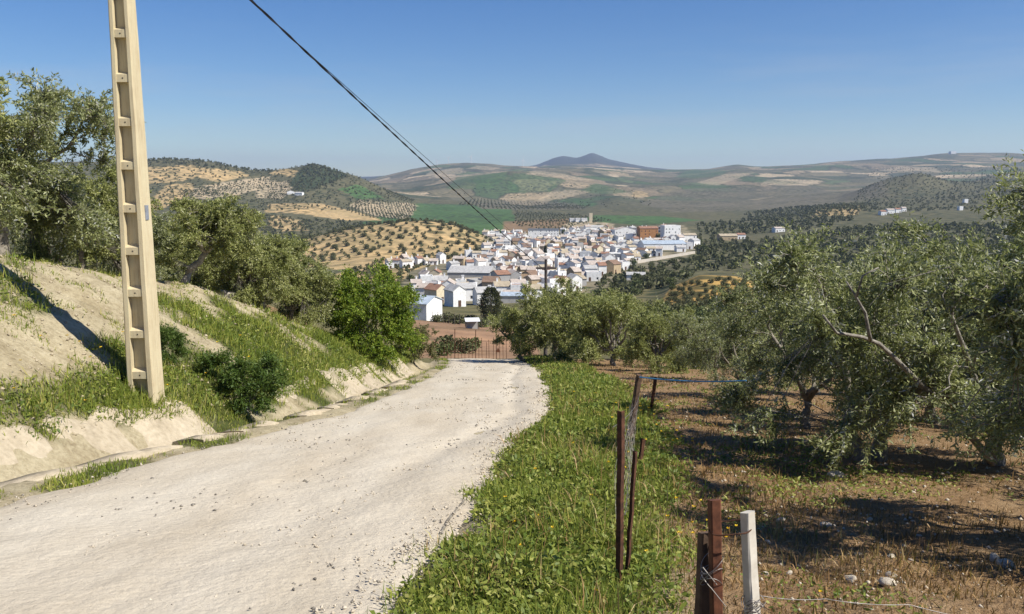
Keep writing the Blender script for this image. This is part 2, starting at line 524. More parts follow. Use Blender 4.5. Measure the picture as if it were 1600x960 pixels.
# rows: (distance, [(photo column, photo row) ...]) the profile of the country seen over the valley
ROWS = [
    (58, [(-400, 380), (0, 400), (230, 425), (420, 470), (560, 540), (640, 566), (760, 572), (1000, 565), (1300, 560), (1600, 555), (2000, 550)]),
    (90, [(-400, 400), (0, 415), (230, 440), (420, 480), (560, 520), (640, 534), (760, 540), (860, 545), (1000, 545), (1300, 540), (2000, 530)]),
    (125, [(-400, 400), (0, 415), (230, 440), (420, 480), (600, 500), (700, 510), (770, 516), (820, 535), (1000, 530), (1300, 525), (2000, 510)]),
    (190, [(-400, 395), (0, 410), (230, 435), (420, 465), (600, 495), (700, 503), (800, 507), (1000, 505), (1300, 505), (2000, 490)]),
    (260, [(-400, 390), (0, 400), (230, 425), (420, 455), (600, 485), (700, 486), (800, 486), (960, 484), (1040, 488), (1100, 476), (1180, 470), (1300, 480), (2000, 470)]),
    (330, [(-400, 385), (0, 395), (230, 415), (420, 445), (600, 468), (700, 469), (800, 469), (960, 464), (1030, 462), (1090, 430), (1150, 432), (1200, 450), (1300, 455), (2000, 450)]),
    (420, [(-400, 380), (0, 390), (230, 410), (420, 435), (600, 444), (700, 445), (800, 445), (960, 440), (1050, 436), (1130, 440), (1300, 435), (2000, 425)]),
    (540, [(-400, 370), (0, 380), (230, 400), (420, 420), (560, 424), (700, 420), (800, 420), (960, 415), (1100, 412), (1300, 410), (2000, 400)]),
    (680, [(-400, 360), (0, 370), (230, 390), (400, 405), (500, 412), (580, 404), (700, 402), (800, 398), (960, 393), (1040, 388), (1100, 392), (1300, 386), (2000, 370)]),
    (830, [(-400, 350), (0, 360), (230, 380), (340, 390), (440, 385), (500, 368), (570, 353), (650, 344), (700, 349), (740, 364), (790, 380), (860, 380), (960, 372), (1040, 362), (1080, 372), (1150, 374), (1300, 364), (1450, 360), (2000, 350)]),
    (1050, [(-400, 345), (0, 350), (230, 365), (440, 375), (570, 366), (650, 362), (740, 366), (800, 364), (900, 360), (1000, 356), (1060, 354), (1150, 356), (1300, 345), (1450, 340), (2000, 330)]),
    (1300, [(-400, 330), (0, 330), (230, 335), (330, 336), (420, 345), (560, 356), (650, 352), (740, 352), (800, 350), (900, 347), (1000, 346), (1100, 346), (1200, 343), (1310, 326), (1420, 328), (2000, 310)]),
    (1600, [(-400, 300), (0, 300), (230, 295), (330, 300), (420, 320), (480, 316), (560, 326), (650, 340), (740, 340), (800, 338), (900, 337), (1000, 336), (1100, 334), (1200, 330), (1310, 322), (1420, 314), (1600, 300), (2000, 290)]),
    (2000, [(-400, 265), (0, 255), (200, 250), (270, 247), (330, 251), (375, 262), (410, 267), (440, 264), (490, 257), (520, 265), (560, 276), (610, 300), (660, 320), (740, 323), (800, 326), (900, 326), (1000, 326), (1100, 324), (1200, 320), (1310, 310), (1380, 282), (1440, 270), (1480, 284), (1540, 288), (1600, 284), (2000, 270)]),
    (2500, [(-400, 290), (200, 290), (400, 300), (560, 300), (660, 308), (740, 312), (830, 322), (900, 316), (960, 306), (1000, 312), (1100, 312), (1200, 306), (1310, 298), (1420, 292), (1500, 288), (1600, 262), (2000, 255)]),
    (3200, [(-400, 290), (400, 295), (560, 292), (640, 295), (700, 284), (740, 274), (800, 266), (850, 272), (900, 280), (950, 288), (1000, 290), (1100, 288), (1200, 284), (1310, 286), (1420, 280), (1500, 276), (1600, 270), (2000, 262)]),
    (4200, [(-400, 290), (400, 290), (560, 288), (620, 283), (700, 274), (800, 270), (860, 266), (920, 265), (960, 268), (1000, 274), (1050, 277), (1100, 272), (1150, 265), (1200, 268), (1310, 266), (1420, 262), (1500, 258), (1600, 256), (2000, 255)]),
    (5500, [(-400, 290), (400, 290), (570, 284), (600, 276), (640, 265), (690, 257), (730, 255), (790, 260), (840, 261), (900, 262), (980, 266), (1060, 266), (1110, 264), (1150, 257), (1190, 261), (1260, 257), (1310, 251), (1400, 246), (1440, 243), (1480, 240), (1570, 239), (1640, 242), (2000, 250)]),
    (7000, [(-400, 290), (400, 285), (570, 280), (700, 272), (800, 268), (860, 260), (930, 256), (1000, 264), (1100, 272), (1400, 262), (1600, 262), (2000, 265)]),
    (9000, [(-400, 285), (570, 278), (700, 268), (800, 264), (840, 258), (865, 248), (880, 244.5), (902, 247), (912, 243.5), (925, 238.5), (938, 243), (952, 249), (985, 256), (1020, 262.5), (1060, 266), (1200, 268), (2000, 270)]),
    (13000, [(-400, 278), (800, 276), (2000, 278)]),
]
UG = np.linspace(-1.25, 1.25, 1201)
LG = np.linspace(math.log(58), math.log(13000), 900)
_rowz = []
for d, pts in ROWS:
    w = [at(px, py, d) for px, py in pts]
    us = np.array([p[0] / d for p in w]); tz = np.array([(p[2] - CAMZ) / d for p in w])
    fine_u = np.interp(UG, us, tz)
    m_ = 4 if d > 4000 else 6
    k = np.hanning(2 * m_ + 1) if d < 8000 else np.array([0.25, 0.5, 0.25]); m_ = len(k) // 2; k = k / k.sum()
    fine_u = np.convolve(np.pad(fine_u, m_, mode='edge'), k, mode='valid')
    _rowz.append(fine_u)
_rowz = np.array(_rowz)
_rl = np.log([d for d, _ in ROWS])
GRID = np.empty((len(LG), len(UG)))
_idx = np.clip(np.searchsorted(_rl, LG) - 1, 0, len(_rl) - 2)
_t = (LG - _rl[_idx]) / (_rl[_idx + 1] - _rl[_idx])
_tt = _t * 0.5 + (_t * _t * (3 - 2 * _t)) * 0.5
GRID = _rowz[_idx] * (1 - _tt)[:, None] + _rowz[_idx + 1] * _tt[:, None]


def z_far(x, y):
    x = np.asarray(x, float); y = np.maximum(np.asarray(y, float), 58.0)
    u = np.clip(x / y, -1.249, 1.249)
    fu = (u - UG[0]) / (UG[1] - UG[0]); fl = (np.log(y) - LG[0]) / (LG[1] - LG[0])
    fl = np.clip(fl, 0, len(LG) - 1.001)
    iu = np.floor(fu).astype(int); il = np.floor(fl).astype(int)
    iu = np.clip(iu, 0, len(UG) - 2)
    fu = fu - iu; fl = fl - il
    g = (GRID[il, iu] * (1 - fu) + GRID[il, iu + 1] * fu) * (1 - fl) + (GRID[il + 1, iu] * (1 - fu) + GRID[il + 1, iu + 1] * fu) * fl
    z = CAMZ + g * y
    z = z + fbm(x / 420, y / 420, 31, 4) * 11 * sstep(1300, 3200, y)
    z = z + fbm(x / 110, y / 110, 41, 3) * 2.4 * sstep(600, 1400, y)
    z = z + fbm(x / 26, y / 26, 51, 3) * 0.6 * sstep(100, 300, y)
    return z


def ground(x, y):
    x = np.asarray(x, float); y = np.asarray(y, float)
    if y.min() >= 60: return z_far(x, y)
    if y.max() <= 47: return z_near(x, y)
    b = sstep(47, 60, y)
    yn = np.minimum(y, 60)
    return z_near(x, yn) * (1 - b) + z_far(x, y) * b


def gz(x, y):
    return float(ground(np.array([x]), np.array([y]))[0])


def hit(px, py, d0=60, d1=12000):
    """point of the land seen at a photo position, searched from d0 metres on"""
    ds = np.geomspace(d0, d1, 1500)
    a = (px - 800) / FPX; b = (py - 480) / FPX
    t = ds / (CT - b * ST)
    x = a * t; z = CAMZ + t * (-ST - b * CT)
    g = ground(x, ds)
    w = np.nonzero(z <= g)[0]
    i = w[0] if len(w) else len(ds) - 1
    return float(x[i]), float(ds[i]), float(g[i])


# ---- field colours of the far land (albedo of crops, tilled soil and scrub)
C_SCRUB = (0.095, 0.090, 0.05); C_GREEN = (0.060, 0.108, 0.038); C_DGREEN = (0.042, 0.056, 0.028)
C_TAN = (0.36, 0.265, 0.135); C_PALE = (0.33, 0.27, 0.18); C_BROWN = (0.19, 0.13, 0.075); C_EARTH = (0.25, 0.155, 0.095)
C_YELL = (0.34, 0.225, 0.075); C_GREY = (0.12, 0.108, 0.074); C_VILL = (0.19, 0.165, 0.11)
FIELDS = [  # (colour, d0, d1, polygon in photo columns and rows)
    (C_EARTH, 62, 175, [(630, 560), (630, 500), (700, 495), (790, 506), (830, 530), (850, 560)]),
    (C_TAN, 560, 960, [(430, 425), (440, 385), (500, 362), (580, 348), (650, 338), (720, 350), (780, 380), (790, 400), (700, 412), (560, 420)]),
    (C_TAN, 430, 700, [(520, 430), (600, 405), (700, 408), (650, 425), (610, 450), (520, 460)]),
    (C_VILL, 300, 1080, [(610, 480), (640, 425), (710, 405), (760, 380), (750, 358), (900, 352), (1060, 342), (1100, 385), (1060, 412), (960, 440), (900, 480)]),
    (C_YELL, 240, 350, [(1020, 500), (1040, 460), (1075, 425), (1130, 420), (1175, 440), (1180, 500)]),
    (C_GREEN, 1000, 2300, [(560, 350), (655, 318), (800, 322), (802, 345), (780, 372), (640, 370), (600, 352)]),
    (C_BROWN, 1020, 1500, [(785, 370), (788, 346), (890, 342), (900, 358)]),
    (C_PALE, 1000, 1500, [(880, 352), (905, 342), (960, 350), (960, 358), (890, 362)]),
    (C_GREEN, 1050, 1700, [(900, 344), (930, 336), (1030, 338), (1100, 345), (1000, 352)]),
    (C_PALE, 1300, 2100, [(400, 298), (425, 284), (470, 284), (440, 312), (400, 310)]),
    (C_TAN, 1400, 2100, [(225, 290), (225, 262), (300, 258), (330, 268), (290, 282)]),
    (C_TAN, 1400, 2100, [(300, 275), (320, 262), (375, 268), (392, 275), (340, 285)]),
    (C_PALE, 1250, 2100, [(260, 305), (330, 288), (420, 276), (425, 292), (370, 306), (300, 312)]),
    (C_TAN, 1400, 2100, [(420, 272), (440, 264), (465, 266), (460, 276)]),
    (C_TAN, 1250, 2100, [(225, 325), (262, 288), (300, 286), (300, 300), (250, 330)]),
    (C_TAN, 1000, 1600, [(414, 332), (420, 318), (500, 318), (560, 332), (600, 345), (540, 345), (470, 334)]),
    (C_TAN, 900, 1400, [(420, 352), (425, 334), (470, 345), (480, 360), (440, 362)]),
    (C_DGREEN, 1500, 2100, [(450, 290), (470, 262), (492, 254), (520, 262), (545, 275), (500, 290), (470, 300)]),
    (C_GREEN, 1500, 2100, [(530, 296), (560, 288), (600, 310), (560, 312)]),
    (C_PALE, 1200, 1900, [(545, 322), (560, 314), (655, 318), (640, 344), (580, 336)]),
    (C_GREEN, 2400, 3700, [(696, 296), (715, 276), (785, 268), (795, 274), (770, 296)]),
    (C_GREEN, 2400, 3700, [(785, 290), (800, 270), (840, 272), (885, 282), (860, 300), (800, 302)]),
    (C_GREEN, 2100, 3300, [(850, 328), (880, 312), (905, 308), (935, 318), (915, 330)]),
    (C_GREEN, 2100, 3300, [(900, 300), (930, 286), (985, 300), (950, 304)]),
    (C_DGREEN, 3000, 4800, [(908, 270), (915, 262), (945, 264), (958, 280), (930, 276)]),
    (C_PALE, 2400, 3500, [(835, 316), (860, 300), (900, 296), (920, 300), (880, 312)]),
    (C_GREY, 1900, 3000, [(780, 345), (740, 318), (800, 312), (900, 318), (920, 330)]),
    (C_TAN, 2500, 4000, [(983, 308), (990, 298), (1010, 300), (1012, 308)]),
    (C_PALE, 3000, 5000, [(820, 272), (835, 266), (880, 272), (930, 282), (900, 282)]),
    (C_GREEN, 3600, 5600, [(1055, 278), (1070, 268), (1130, 264), (1135, 272), (1090, 280)]),
    (C_PALE, 3000, 5600, [(1088, 286), (1130, 272), (1180, 270), (1120, 290)]),
    (C_PALE, 2600, 4600, [(1180, 290), (1200, 282), (1290, 282), (1270, 290)]),
    (C_GREY, 1700, 3000, [(1000, 318), (1060, 296), (1200, 292), (1380, 280), (1390, 312), (1200, 330), (1050, 332)]),
    (C_TAN, 1000, 1500, [(1270, 340), (1280, 324), (1350, 320), (1340, 336)]),
    (C_PALE, 3000, 5600, [(1370, 268), (1400, 260), (1460, 262), (1470, 270), (1440, 268)]),
    (C_DGREEN, 3000, 5600, [(1400, 282), (1380, 272), (1420, 268), (1440, 278)]),
    (C_PALE, 4400, 6000, [(660, 276), (675, 266), (720, 262), (730, 270), (690, 276)]),
    (C_PALE, 4400, 6000, [(730, 264), (745, 259), (785, 262), (770, 266)]),
    (C_PALE, 6500, 9500, [(835, 266), (850, 258), (870, 262), (860, 268)]),
    (C_PALE, 6500, 9500, [(905, 262), (925, 255), (930, 262), (915, 266)]),
    (C_DGREEN, 4400, 6000, [(1310, 252), (1320, 248), (1390, 246), (1385, 252)]),
    (C_DGREEN, 4400, 6000, [(1410, 248), (1430, 243), (1500, 240), (1490, 248)]),
]


def field_colour(x, y, z):
    n = len(x)
    col = np.tile(np.array(C_SCRUB), (n, 1))
    far = sstep(2200, 2500, y)[:, None]
    # the far mountain is bare grey blue scrub
    mt = sstep(6800, 7400, y)[:, None]
    col = col * (1 - mt) + np.array((0.06, 0.065, 0.055)) * mt
    near = 1 - sstep(250, 500, y)[:, None]
    col = col * (1 - near) + np.array((0.13, 0.115, 0.055)) * near
    px, py = to_px(x, y, z)
    wob = fbm(x / np.maximum(y * 0.03, 4), y / np.maximum(y * 0.03, 4), 91, 2) * 2.0
    free_ = (far * (1 - mt) * 0.95)[:, 0]
    for c, d0, d1, poly in FIELDS:
        m = in_poly(px + wob, py + wob * 0.5, poly) & (y > d0) & (y < d1)
        col[m] = c
        free_[m] = np.minimum(free_[m], 0.35)
    return col, free_


def far_mat():
    m, nt, out = new_mat('countryside')
    a = attr(nt, 'field')
    geo = nt.nodes.new('ShaderNodeNewGeometry')
    pos = geo.outputs['Position']
    n1 = noise(nt, 0.018, 6, 0.7, pos)
    # patchwork of small fields on the far country, with hedges between
    wob = nt.nodes.new('ShaderNodeTexNoise'); wob.inputs['Scale'].default_value = 0.004; wob.inputs['Detail'].default_value = 3
    nt.links.new(pos, wob.inputs['Vector'])
    vm = nt.nodes.new('ShaderNodeVectorMath'); vm.operation = 'MULTIPLY_ADD'
    nt.links.new(wob.outputs['Color'], vm.inputs[0]); vm.inputs[1].default_value = (260, 260, 0); nt.links.new(pos, vm.inputs[2])
    fl = nt.nodes.new('ShaderNodeVectorMath'); fl.operation = 'MULTIPLY'; fl.inputs[1].default_value = (1, 0.5, 0)
    nt.links.new(vm.outputs[0], fl.inputs[0])
    ve = nt.nodes.new('ShaderNodeTexVoronoi'); ve.feature = 'DISTANCE_TO_EDGE'; ve.inputs['Scale'].default_value = 0.0068; nt.links.new(fl.outputs[0], ve.inputs['Vector'])
    vc = nt.nodes.new('ShaderNodeTexVoronoi'); vc.inputs['Scale'].default_value = 0.0068; nt.links.new(fl.outputs[0], vc.inputs['Vector'])
    sp = nt.nodes.new('ShaderNodeSeparateColor'); nt.links.new(vc.outputs['Color'], sp.inputs[0])
    cr = ramp(nt, [(0.0, (0.115, 0.108, 0.065)), (0.22, (0.270, 0.216, 0.137)), (0.34, (0.068, 0.101, 0.042)), (0.46, (0.162, 0.142, 0.085)), (0.6, (0.405, 0.324, 0.215)), (0.7, (0.061, 0.074, 0.039)), (0.8, (0.203, 0.162, 0.104)), (0.9, (0.101, 0.128, 0.058))])
    cr.color_ramp.interpolation = 'CONSTANT'
    nt.links.new(sp.outputs[0], cr.inputs[0])
    hedge = ramp_of(nt, ve.outputs['Distance'], [(0.02, (1, 1, 1)), (0.05, (0, 0, 0))])
    cellc = mixc(nt, math_n(nt, 'MULTIPLY', hedge, 0.7), cr.outputs[0], (0.04, 0.045, 0.025))
    pa = attr(nt, 'patch')
    base = mixc(nt, pa.outputs['Fac'], a.outputs['Color'], cellc)
    n2 = noise(nt, 0.13, 5, 0.7, pos)
    c = mixc(nt, 0.65, base, ramp_of(nt, n1, [(0.3, (0.32, 0.36, 0.32)), (0.5, (0.55, 0.55, 0.55)), (0.72, (0.85, 0.78, 0.7))]), 'OVERLAY')
    # scrub bushes, too far off to tell apart
    vo = nt.nodes.new('ShaderNodeTexVoronoi'); vo.inputs['Scale'].default_value = 0.075
    nt.links.new(pos, vo.inputs['Vector'])
    spot = ramp_of(nt, vo.outputs['Distance'], [(0.30, (1, 1, 1)), (0.55, (0, 0, 0))])
    patch = ramp_of(nt, noise(nt, 0.0045, 4, 0.6, pos), [(0.36, (0, 0, 0)), (0.55, (1, 1, 1))])
    f = math_n(nt, 'MULTIPLY', spot, patch)
    f = math_n(nt, 'MULTIPLY', f, 0.9)
    c = mixc(nt, f, c, (0.036, 0.046, 0.022))
    c = mixc(nt, 0.75, c, ramp_of(nt, n2, [(0.3, (0.34, 0.34, 0.34)), (0.7, (0.74, 0.72, 0.68))]), 'OVERLAY')
    finish(nt, out, c, 0.95, n2, 0.6, 1.0, 0.1)
    return m


def ramp_of(nt, sock, stops):
    r = ramp(nt, stops)
    nt.links.new(sock, r.inputs[0])
    return r.outputs[0]


def grid_faces(nr, nc):
    i = np.arange(nr - 1)[:, None] * nc + np.arange(nc - 1)[None, :]
    i = i.ravel()
    return np.stack([i, i + 1, i + 1 + nc, i + nc], 1)


# far land
us = np.concatenate([np.linspace(-1.2, -0.66, 30)[:-1], np.linspace(-0.66, 0.66, 400), np.linspace(0.66, 1.2, 30)[1:]])
ys = np.concatenate([np.geomspace(57.5, 300, 120)[:-1], np.geomspace(300, 2600, 260)[:-1], np.geomspace(2600, 12500, 170)])
YY, UU = np.meshgrid(ys, us, indexing='ij')
XX = UU * YY
xf, yf = XX.ravel(), YY.ravel()
zf = ground(xf, yf)
cf, patch_f = field_colour(xf, yf, zf)
hills = obj('hills', mesh_np('hills', np.stack([xf, yf, zf], 1), grid_faces(len(ys), len(us)), far_mat(), True, attrs={'patch': patch_f}, cols={'field': cf}))
tag(hills, kind='structure')

# ---- near ground
def near_mat():
    m, nt, out = new_mat('near_ground')
    geo = nt.nodes.new('ShaderNodeNewGeometry'); pos = geo.outputs['Position']
    z = attr(nt, 'zone')
    sep = nt.nodes.new('ShaderNodeSeparateColor'); nt.links.new(z.outputs['Color'], sep.inputs[0])
    n1 = noise(nt, 1.6, 8, 0.65, pos); n2 = noise(nt, 14, 6, 0.7, pos); n3 = noise(nt, 0.9, 8, 0.72, pos)
    n4 = noise(nt, 55, 3, 0.6, pos)
    clay = ramp_of(nt, n1, [(0.28, (0.289, 0.232, 0.139)), (0.5, (0.452, 0.381, 0.240)), (0.72, (0.559, 0.483, 0.324))])
    clay = mixc(nt, 0.45, clay,  ramp_of(nt, n2, [(0.35, (0.212, 0.167, 0.101)), (0.55, (0.482, 0.418, 0.278)), (0.8, (0.597, 0.529, 0.379))]))
    clay = mixc(nt, 0.55, clay, ramp_of(nt, n3, [(0.36, (0.55, 0.50, 0.42)), (0.52, (1, 1, 1))]), 'MULTIPLY')
    grass = ramp_of(nt, n2, [(0.3, (0.055, 0.05, 0.022)), (0.6, (0.075, 0.095, 0.025)), (0.8, (0.15, 0.125, 0.06))])
    soil = ramp_of(nt, n1, [(0.25, (0.166, 0.093, 0.046)), (0.45, (0.263, 0.163, 0.083)), (0.62, (0.341, 0.233, 0.129)), (0.8, (0.429, 0.330, 0.212))])
    soil = mixc(nt, 0.55, soil, ramp_of(nt, n2, [(0.3, (0.108, 0.065, 0.032)), (0.55, (0.293, 0.191, 0.101)), (0.8, (0.449, 0.349, 0.230))]))
    c = mixc(nt, sep.outputs[0], clay, grass)
    c = mixc(nt, sep.outputs[1], c, soil)
    h = math_n(nt, 'ADD', n2, math_n(nt, 'MULTIPLY', n4, 0.5))
    finish(nt, out, c, 0.97, h, 0.9, 0.05, 0.1)
    return m


def veg_masks(x, y):
    """(green cover, orchard soil) at a near ground point"""
    L = xl(y); Rr = xr(y)
    s = L - x; r = x - Rr
    nz = fbm(x * 0.9, y * 0.9, 61, 4); nb = fbm(x * 0.35, y * 0.35, 66, 3)
    lush = sstep(0.75, 0.2, np.abs(s - np.interp(y, [8, 11, 13], [2.5, 2.15, 2.1])) / np.interp(y, [8, 11, 13], [1.5, 0.75, 0.8]) + nz * 0.7 + 0.1) * (y < 13.5) * (s > 1.62)
    Wg = np.interp(y, [13, 15, 20, 26, 32, 45], [0.9, 1.6, 1.9, 1.9, 2.6, 5])
    slope = sstep(0.25, -0.35, (s - 1.7 - Wg) * 0.6 + nz * 1.3) * (y >= 13) * (s > 1.6)
    top = sstep(0.05, 0.4, nz + nb * 0.8 - 0.30) * (s > 3.0) * 0.6
    strip = sstep(0.02, 0.3, 0.22 - np.abs(s - 0.13) + fbm(x * 1.5, y * 0.8, 69, 4) * 0.9) * (s > -0.4) * (s < 0.55) * 0.8
    din = sstep(-0.1, 0.25, nz + 0.10) * (s > 0.5) * (s < 1.6) * (y > 12) * sstep(36, 26, y)
    nzf = fbm(x * 2.2, y * 2.2, 63, 3)
    verge = sstep(-0.08, 0.30, r + nzf * 0.55) * sstep(2.15, 1.55, r + nz * 0.5 + 0.25 * sstep(9, 4, y))
    g = np.maximum.reduce([lush, slope, top, strip, din, verge])
    soil = sstep(1.35, 2.0, r + nz * 0.5)
    return g, soil


us2 = np.linspace(-1.15, 1.15, 400)
ys2 = np.concatenate([np.linspace(-7, 2, 40)[:-1], np.geomspace(2, 59, 350)])
YY, UU = np.meshgrid(ys2, us2, indexing='ij')
XX = UU * (YY + 12)
xn, yn = XX.ravel(), YY.ravel()
zn = ground(xn, yn) - 0.03 * sstep(57, 59, yn)
gm, sm = veg_masks(xn, yn)
far_soil = sstep(44, 52, yn) * (xn > -20)
zone = np.stack([gm * (1 - sm), np.maximum(sm, far_soil), np.zeros_like(gm)], 1)
ground_o = obj('ground', mesh_np('ground', np.stack([xn, yn, zn], 1), grid_faces(len(ys2), len(us2)), near_mat(), True, cols={'zone': zone}))
tag(ground_o, kind='structure')

# ---- dirt road
def road_mat():
    m, nt, out = new_mat('pale_gravel_road')
    geo = nt.nodes.new('ShaderNodeNewGeometry'); pos = geo.outputs['Position']
    n1 = noise(nt, 0.45, 6, 0.6, pos); n2 = noise(nt, 9, 7, 0.7, pos); n3 = noise(nt, 60, 3, 0.6, pos)
    mp = nt.nodes.new('ShaderNodeMapping'); mp.inputs['Scale'].default_value = (1.0, 0.22, 1.0)
    nt.links.new(pos, mp.inputs['Vector'])
    n5 = noise(nt, 1.5, 5, 0.6, mp.outputs[0])
    c = ramp_of(nt, n1, [(0.3, (0.432, 0.354, 0.242)), (0.5, (0.517, 0.437, 0.317)), (0.7, (0.564, 0.497, 0.378))])
    c = mixc(nt, 0.45, c, ramp_of(nt, n2, [(0.3, (0.282, 0.225, 0.158)), (0.45, (0.498, 0.419, 0.299)), (0.75, (0.639, 0.566, 0.440))]))
    ac = attr(nt, 'across')
    acn = math_n(nt, 'ADD', ac.outputs['Fac'], math_n(nt, 'MULTIPLY', math_n(nt, 'SUBTRACT', n1, 0.5), 0.35))
    rut = ramp_of(nt, acn, [(0.02, (0.36, 0.29, 0.20)), (0.14, (0.47, 0.41, 0.31)), (0.3, (0.62, 0.58, 0.49)), (0.47, (0.46, 0.38, 0.27)), (0.68, (0.58, 0.535, 0.45)), (0.82, (0.44, 0.385, 0.30)), (0.97, (0.38, 0.32, 0.235))])
    c = mixc(nt, 0.58, c, rut)
    c = mixc(nt, 0.5, c, ramp_of(nt, n3, [(0.3, (0.30, 0.26, 0.20)), (0.42, (0.50, 0.44, 0.345)), (0.7, (0.56, 0.50, 0.40))]))
    c = mixc(nt, 0.25, c, ramp_of(nt, n5, [(0.35, (0.376, 0.308, 0.211)), (0.6, (0.620, 0.561, 0.449))]))
    vo = nt.nodes.new('ShaderNodeTexVoronoi'); vo.inputs['Scale'].default_value = 17
    nt.links.new(pos, vo.inputs['Vector'])
    h = math_n(nt, 'ADD', math_n(nt, 'MULTIPLY', vo.outputs['Distance'], -0.4), math_n(nt, 'ADD', n2, math_n(nt, 'MULTIPLY', n3, 0.4)))
    finish(nt, out, c, 0.95, h, 0.7, 0.026, 0.15)
    return m


ys3 = np.concatenate([np.linspace(-7, 2, 30)[:-1], np.geomspace(2, 57, 360)])
vs3 = np.linspace(0, 1, 91)
YY, VV = np.meshgrid(ys3, vs3, indexing='ij')
e_l = fbm(YY * 1.3, YY * 0 + 3.1, 81, 4) * 0.18; e_r = fbm(YY * 1.1, YY * 0 + 8.4, 83, 4) * 0.30
XX = (xl(YY) - 0.16 + e_l) * (1 - VV) + (xr(YY) + 0.14 + e_r) * VV
edge = np.minimum(VV, 1 - VV)
ZZ = zb(YY) + 0.035 * sstep(0.0, 0.10, edge) - 0.05 * sstep(0.05, 0.0, edge) + fbm(XX * 1.1, YY * 0.6, 85, 4) * 0.045 + fbm(XX * 5, YY * 5, 87, 3) * 0.011
ZZ = ZZ - 0.05 * np.exp(-((VV - 0.76 + 0.05 * np.sin(YY * 0.3)) / 0.05) ** 2) * sstep(6, 12, YY)
b = sstep(47, 57, YY)
ZZ = ZZ * (1 - b) + (ground(XX, YY) + 0.03) * b
road = obj('road', mesh_np('road', np.stack([XX.ravel(), YY.ravel(), ZZ.ravel()], 1), grid_faces(len(ys3), len(vs3)), road_mat(), True, attrs={'across': VV.ravel()}))
tag(road, kind='structure')

# ------------------------------------------------------------------ concrete ditch along the road
def ditch():
    root = empty('drainage_ditch', (float(xl(12)) - 1.2, 12, gz(float(xl(12)) - 1.2, 12)))
    tag(root, 'broken pale concrete drainage ditch running along the left of the road', 'ditch')
    loc = np.array(root.location)
    rg = random.Random(3)
    spans = [(5.0, 7.6), (7.66, 10.3), (10.35, 13.7), (14.9, 17.3), (17.36, 20.4), (20.9, 23.6), (23.65, 26.6), (26.65, 30.0), (30.1, 34)]
    for a, b2 in spans:
        n = 26; prof = [(1.18, -0.16), (1.30, -0.12), (1.48, 0.06), (1.66, 0.24), (1.82, 0.40), (1.98, 0.46)]
        dz = rg.uniform(-0.03, 0.05); top = rg.uniform(-0.02, 0.05)
        V = []
        yy = np.linspace(a, b2, n)
        for lay in (0, 1):
            for y in yy:
                en = min(y - a, b2 - y)
                rag = 0.06 * (vnoise(np.array([y * 3.0]), np.array([a]), 5)[0] - 0.5)
                for j, (s, h) in enumerate(prof):
                    k = j / (len(prof) - 1)
                    nn = float(fbm(np.array([y * 1.7]), np.array([s * 3 + a]), 15, 4)[0]) * 0.09
                    drop = (0.10 * max(0, 1 - en / 0.25) + rag * 2) * k
                    hh = h + dz + nn + top * k - drop
                    if lay: hh -= 0.14
                    V.append((float(xl(y)) - s - (0.05 if lay else 0) - loc[0] + rag, y - loc[1], float(zb(y)) + hh - loc[2]))
        np_ = len(prof)
        F = []
        off = n * np_
        for i in range(n - 1):
            for j in range(np_ - 1):
                q = i * np_ + j
                F.append((q, q + 1, q + 1 + np_, q + np_))
                F.append((off + q, off + q + np_, off + q + 1 + np_, off + q + 1))
            for j in (0, np_ - 1):
                q = i * np_ + j
                F.append((q, q + np_, q + np_ + off, q + off) if j == 0 else (q, q + off, q + np_ + off, q + np_))
        for i in (0, n - 1):
            for j in range(np_ - 1):
                q = i * np_ + j
                F.append((q, q + off, q + off + 1, q + 1) if i == 0 else (q, q + 1, q + off + 1, q + off))
        mb = MB(); mb.v = V; mb.f = F
        mb.build('concrete_slab', M['ditch_concrete'], root, True)
    for a, b2 in [(5.4, 7.2), (7.35, 9.1), (9.2, 10.9), (11.3, 12.4), (12.5, 13.7), (14.9, 16.2), (16.3, 17.3), (18.0, 19.1), (20.2, 21.5), (23.0, 25.0)]:
        mb = MB(); n = 16; yy = np.linspace(a, b2, n)
        prof = [(0.36, -0.08), (0.38, 0.065), (0.55, 0.075), (0.75, 0.06), (0.80, -0.2)]
        for y in yy:
            for s, h in prof:
                nn = float(fbm(np.array([y * 2.3]), np.array([s * 2 + 9]), 19, 4)[0])
                mb.v.append((float(xl(y)) - s + nn * 0.24 - loc[0], y - loc[1], float(zb(y)) + h + nn * 0.11 - 0.035 - loc[2]))
        for i in range(n - 1):
            for j in range(4):
                q = i * 5 + j
                mb.f.append((q, q + 1, q + 6, q + 5))
        mb.f.append((0, 1, 2, 3, 4)); mb.f.append(tuple((n - 1) * 5 + k for k in (4, 3, 2, 1, 0)))
        mb.build('ditch_kerb', M['ditch_concrete'], root, True)


ditch()

# ------------------------------------------------------------------ the concrete power pole and its cables
PX, PY = -5.72, 13.0
PZ = gz(PX, PY) - 0.25
POLE_H = 8.4


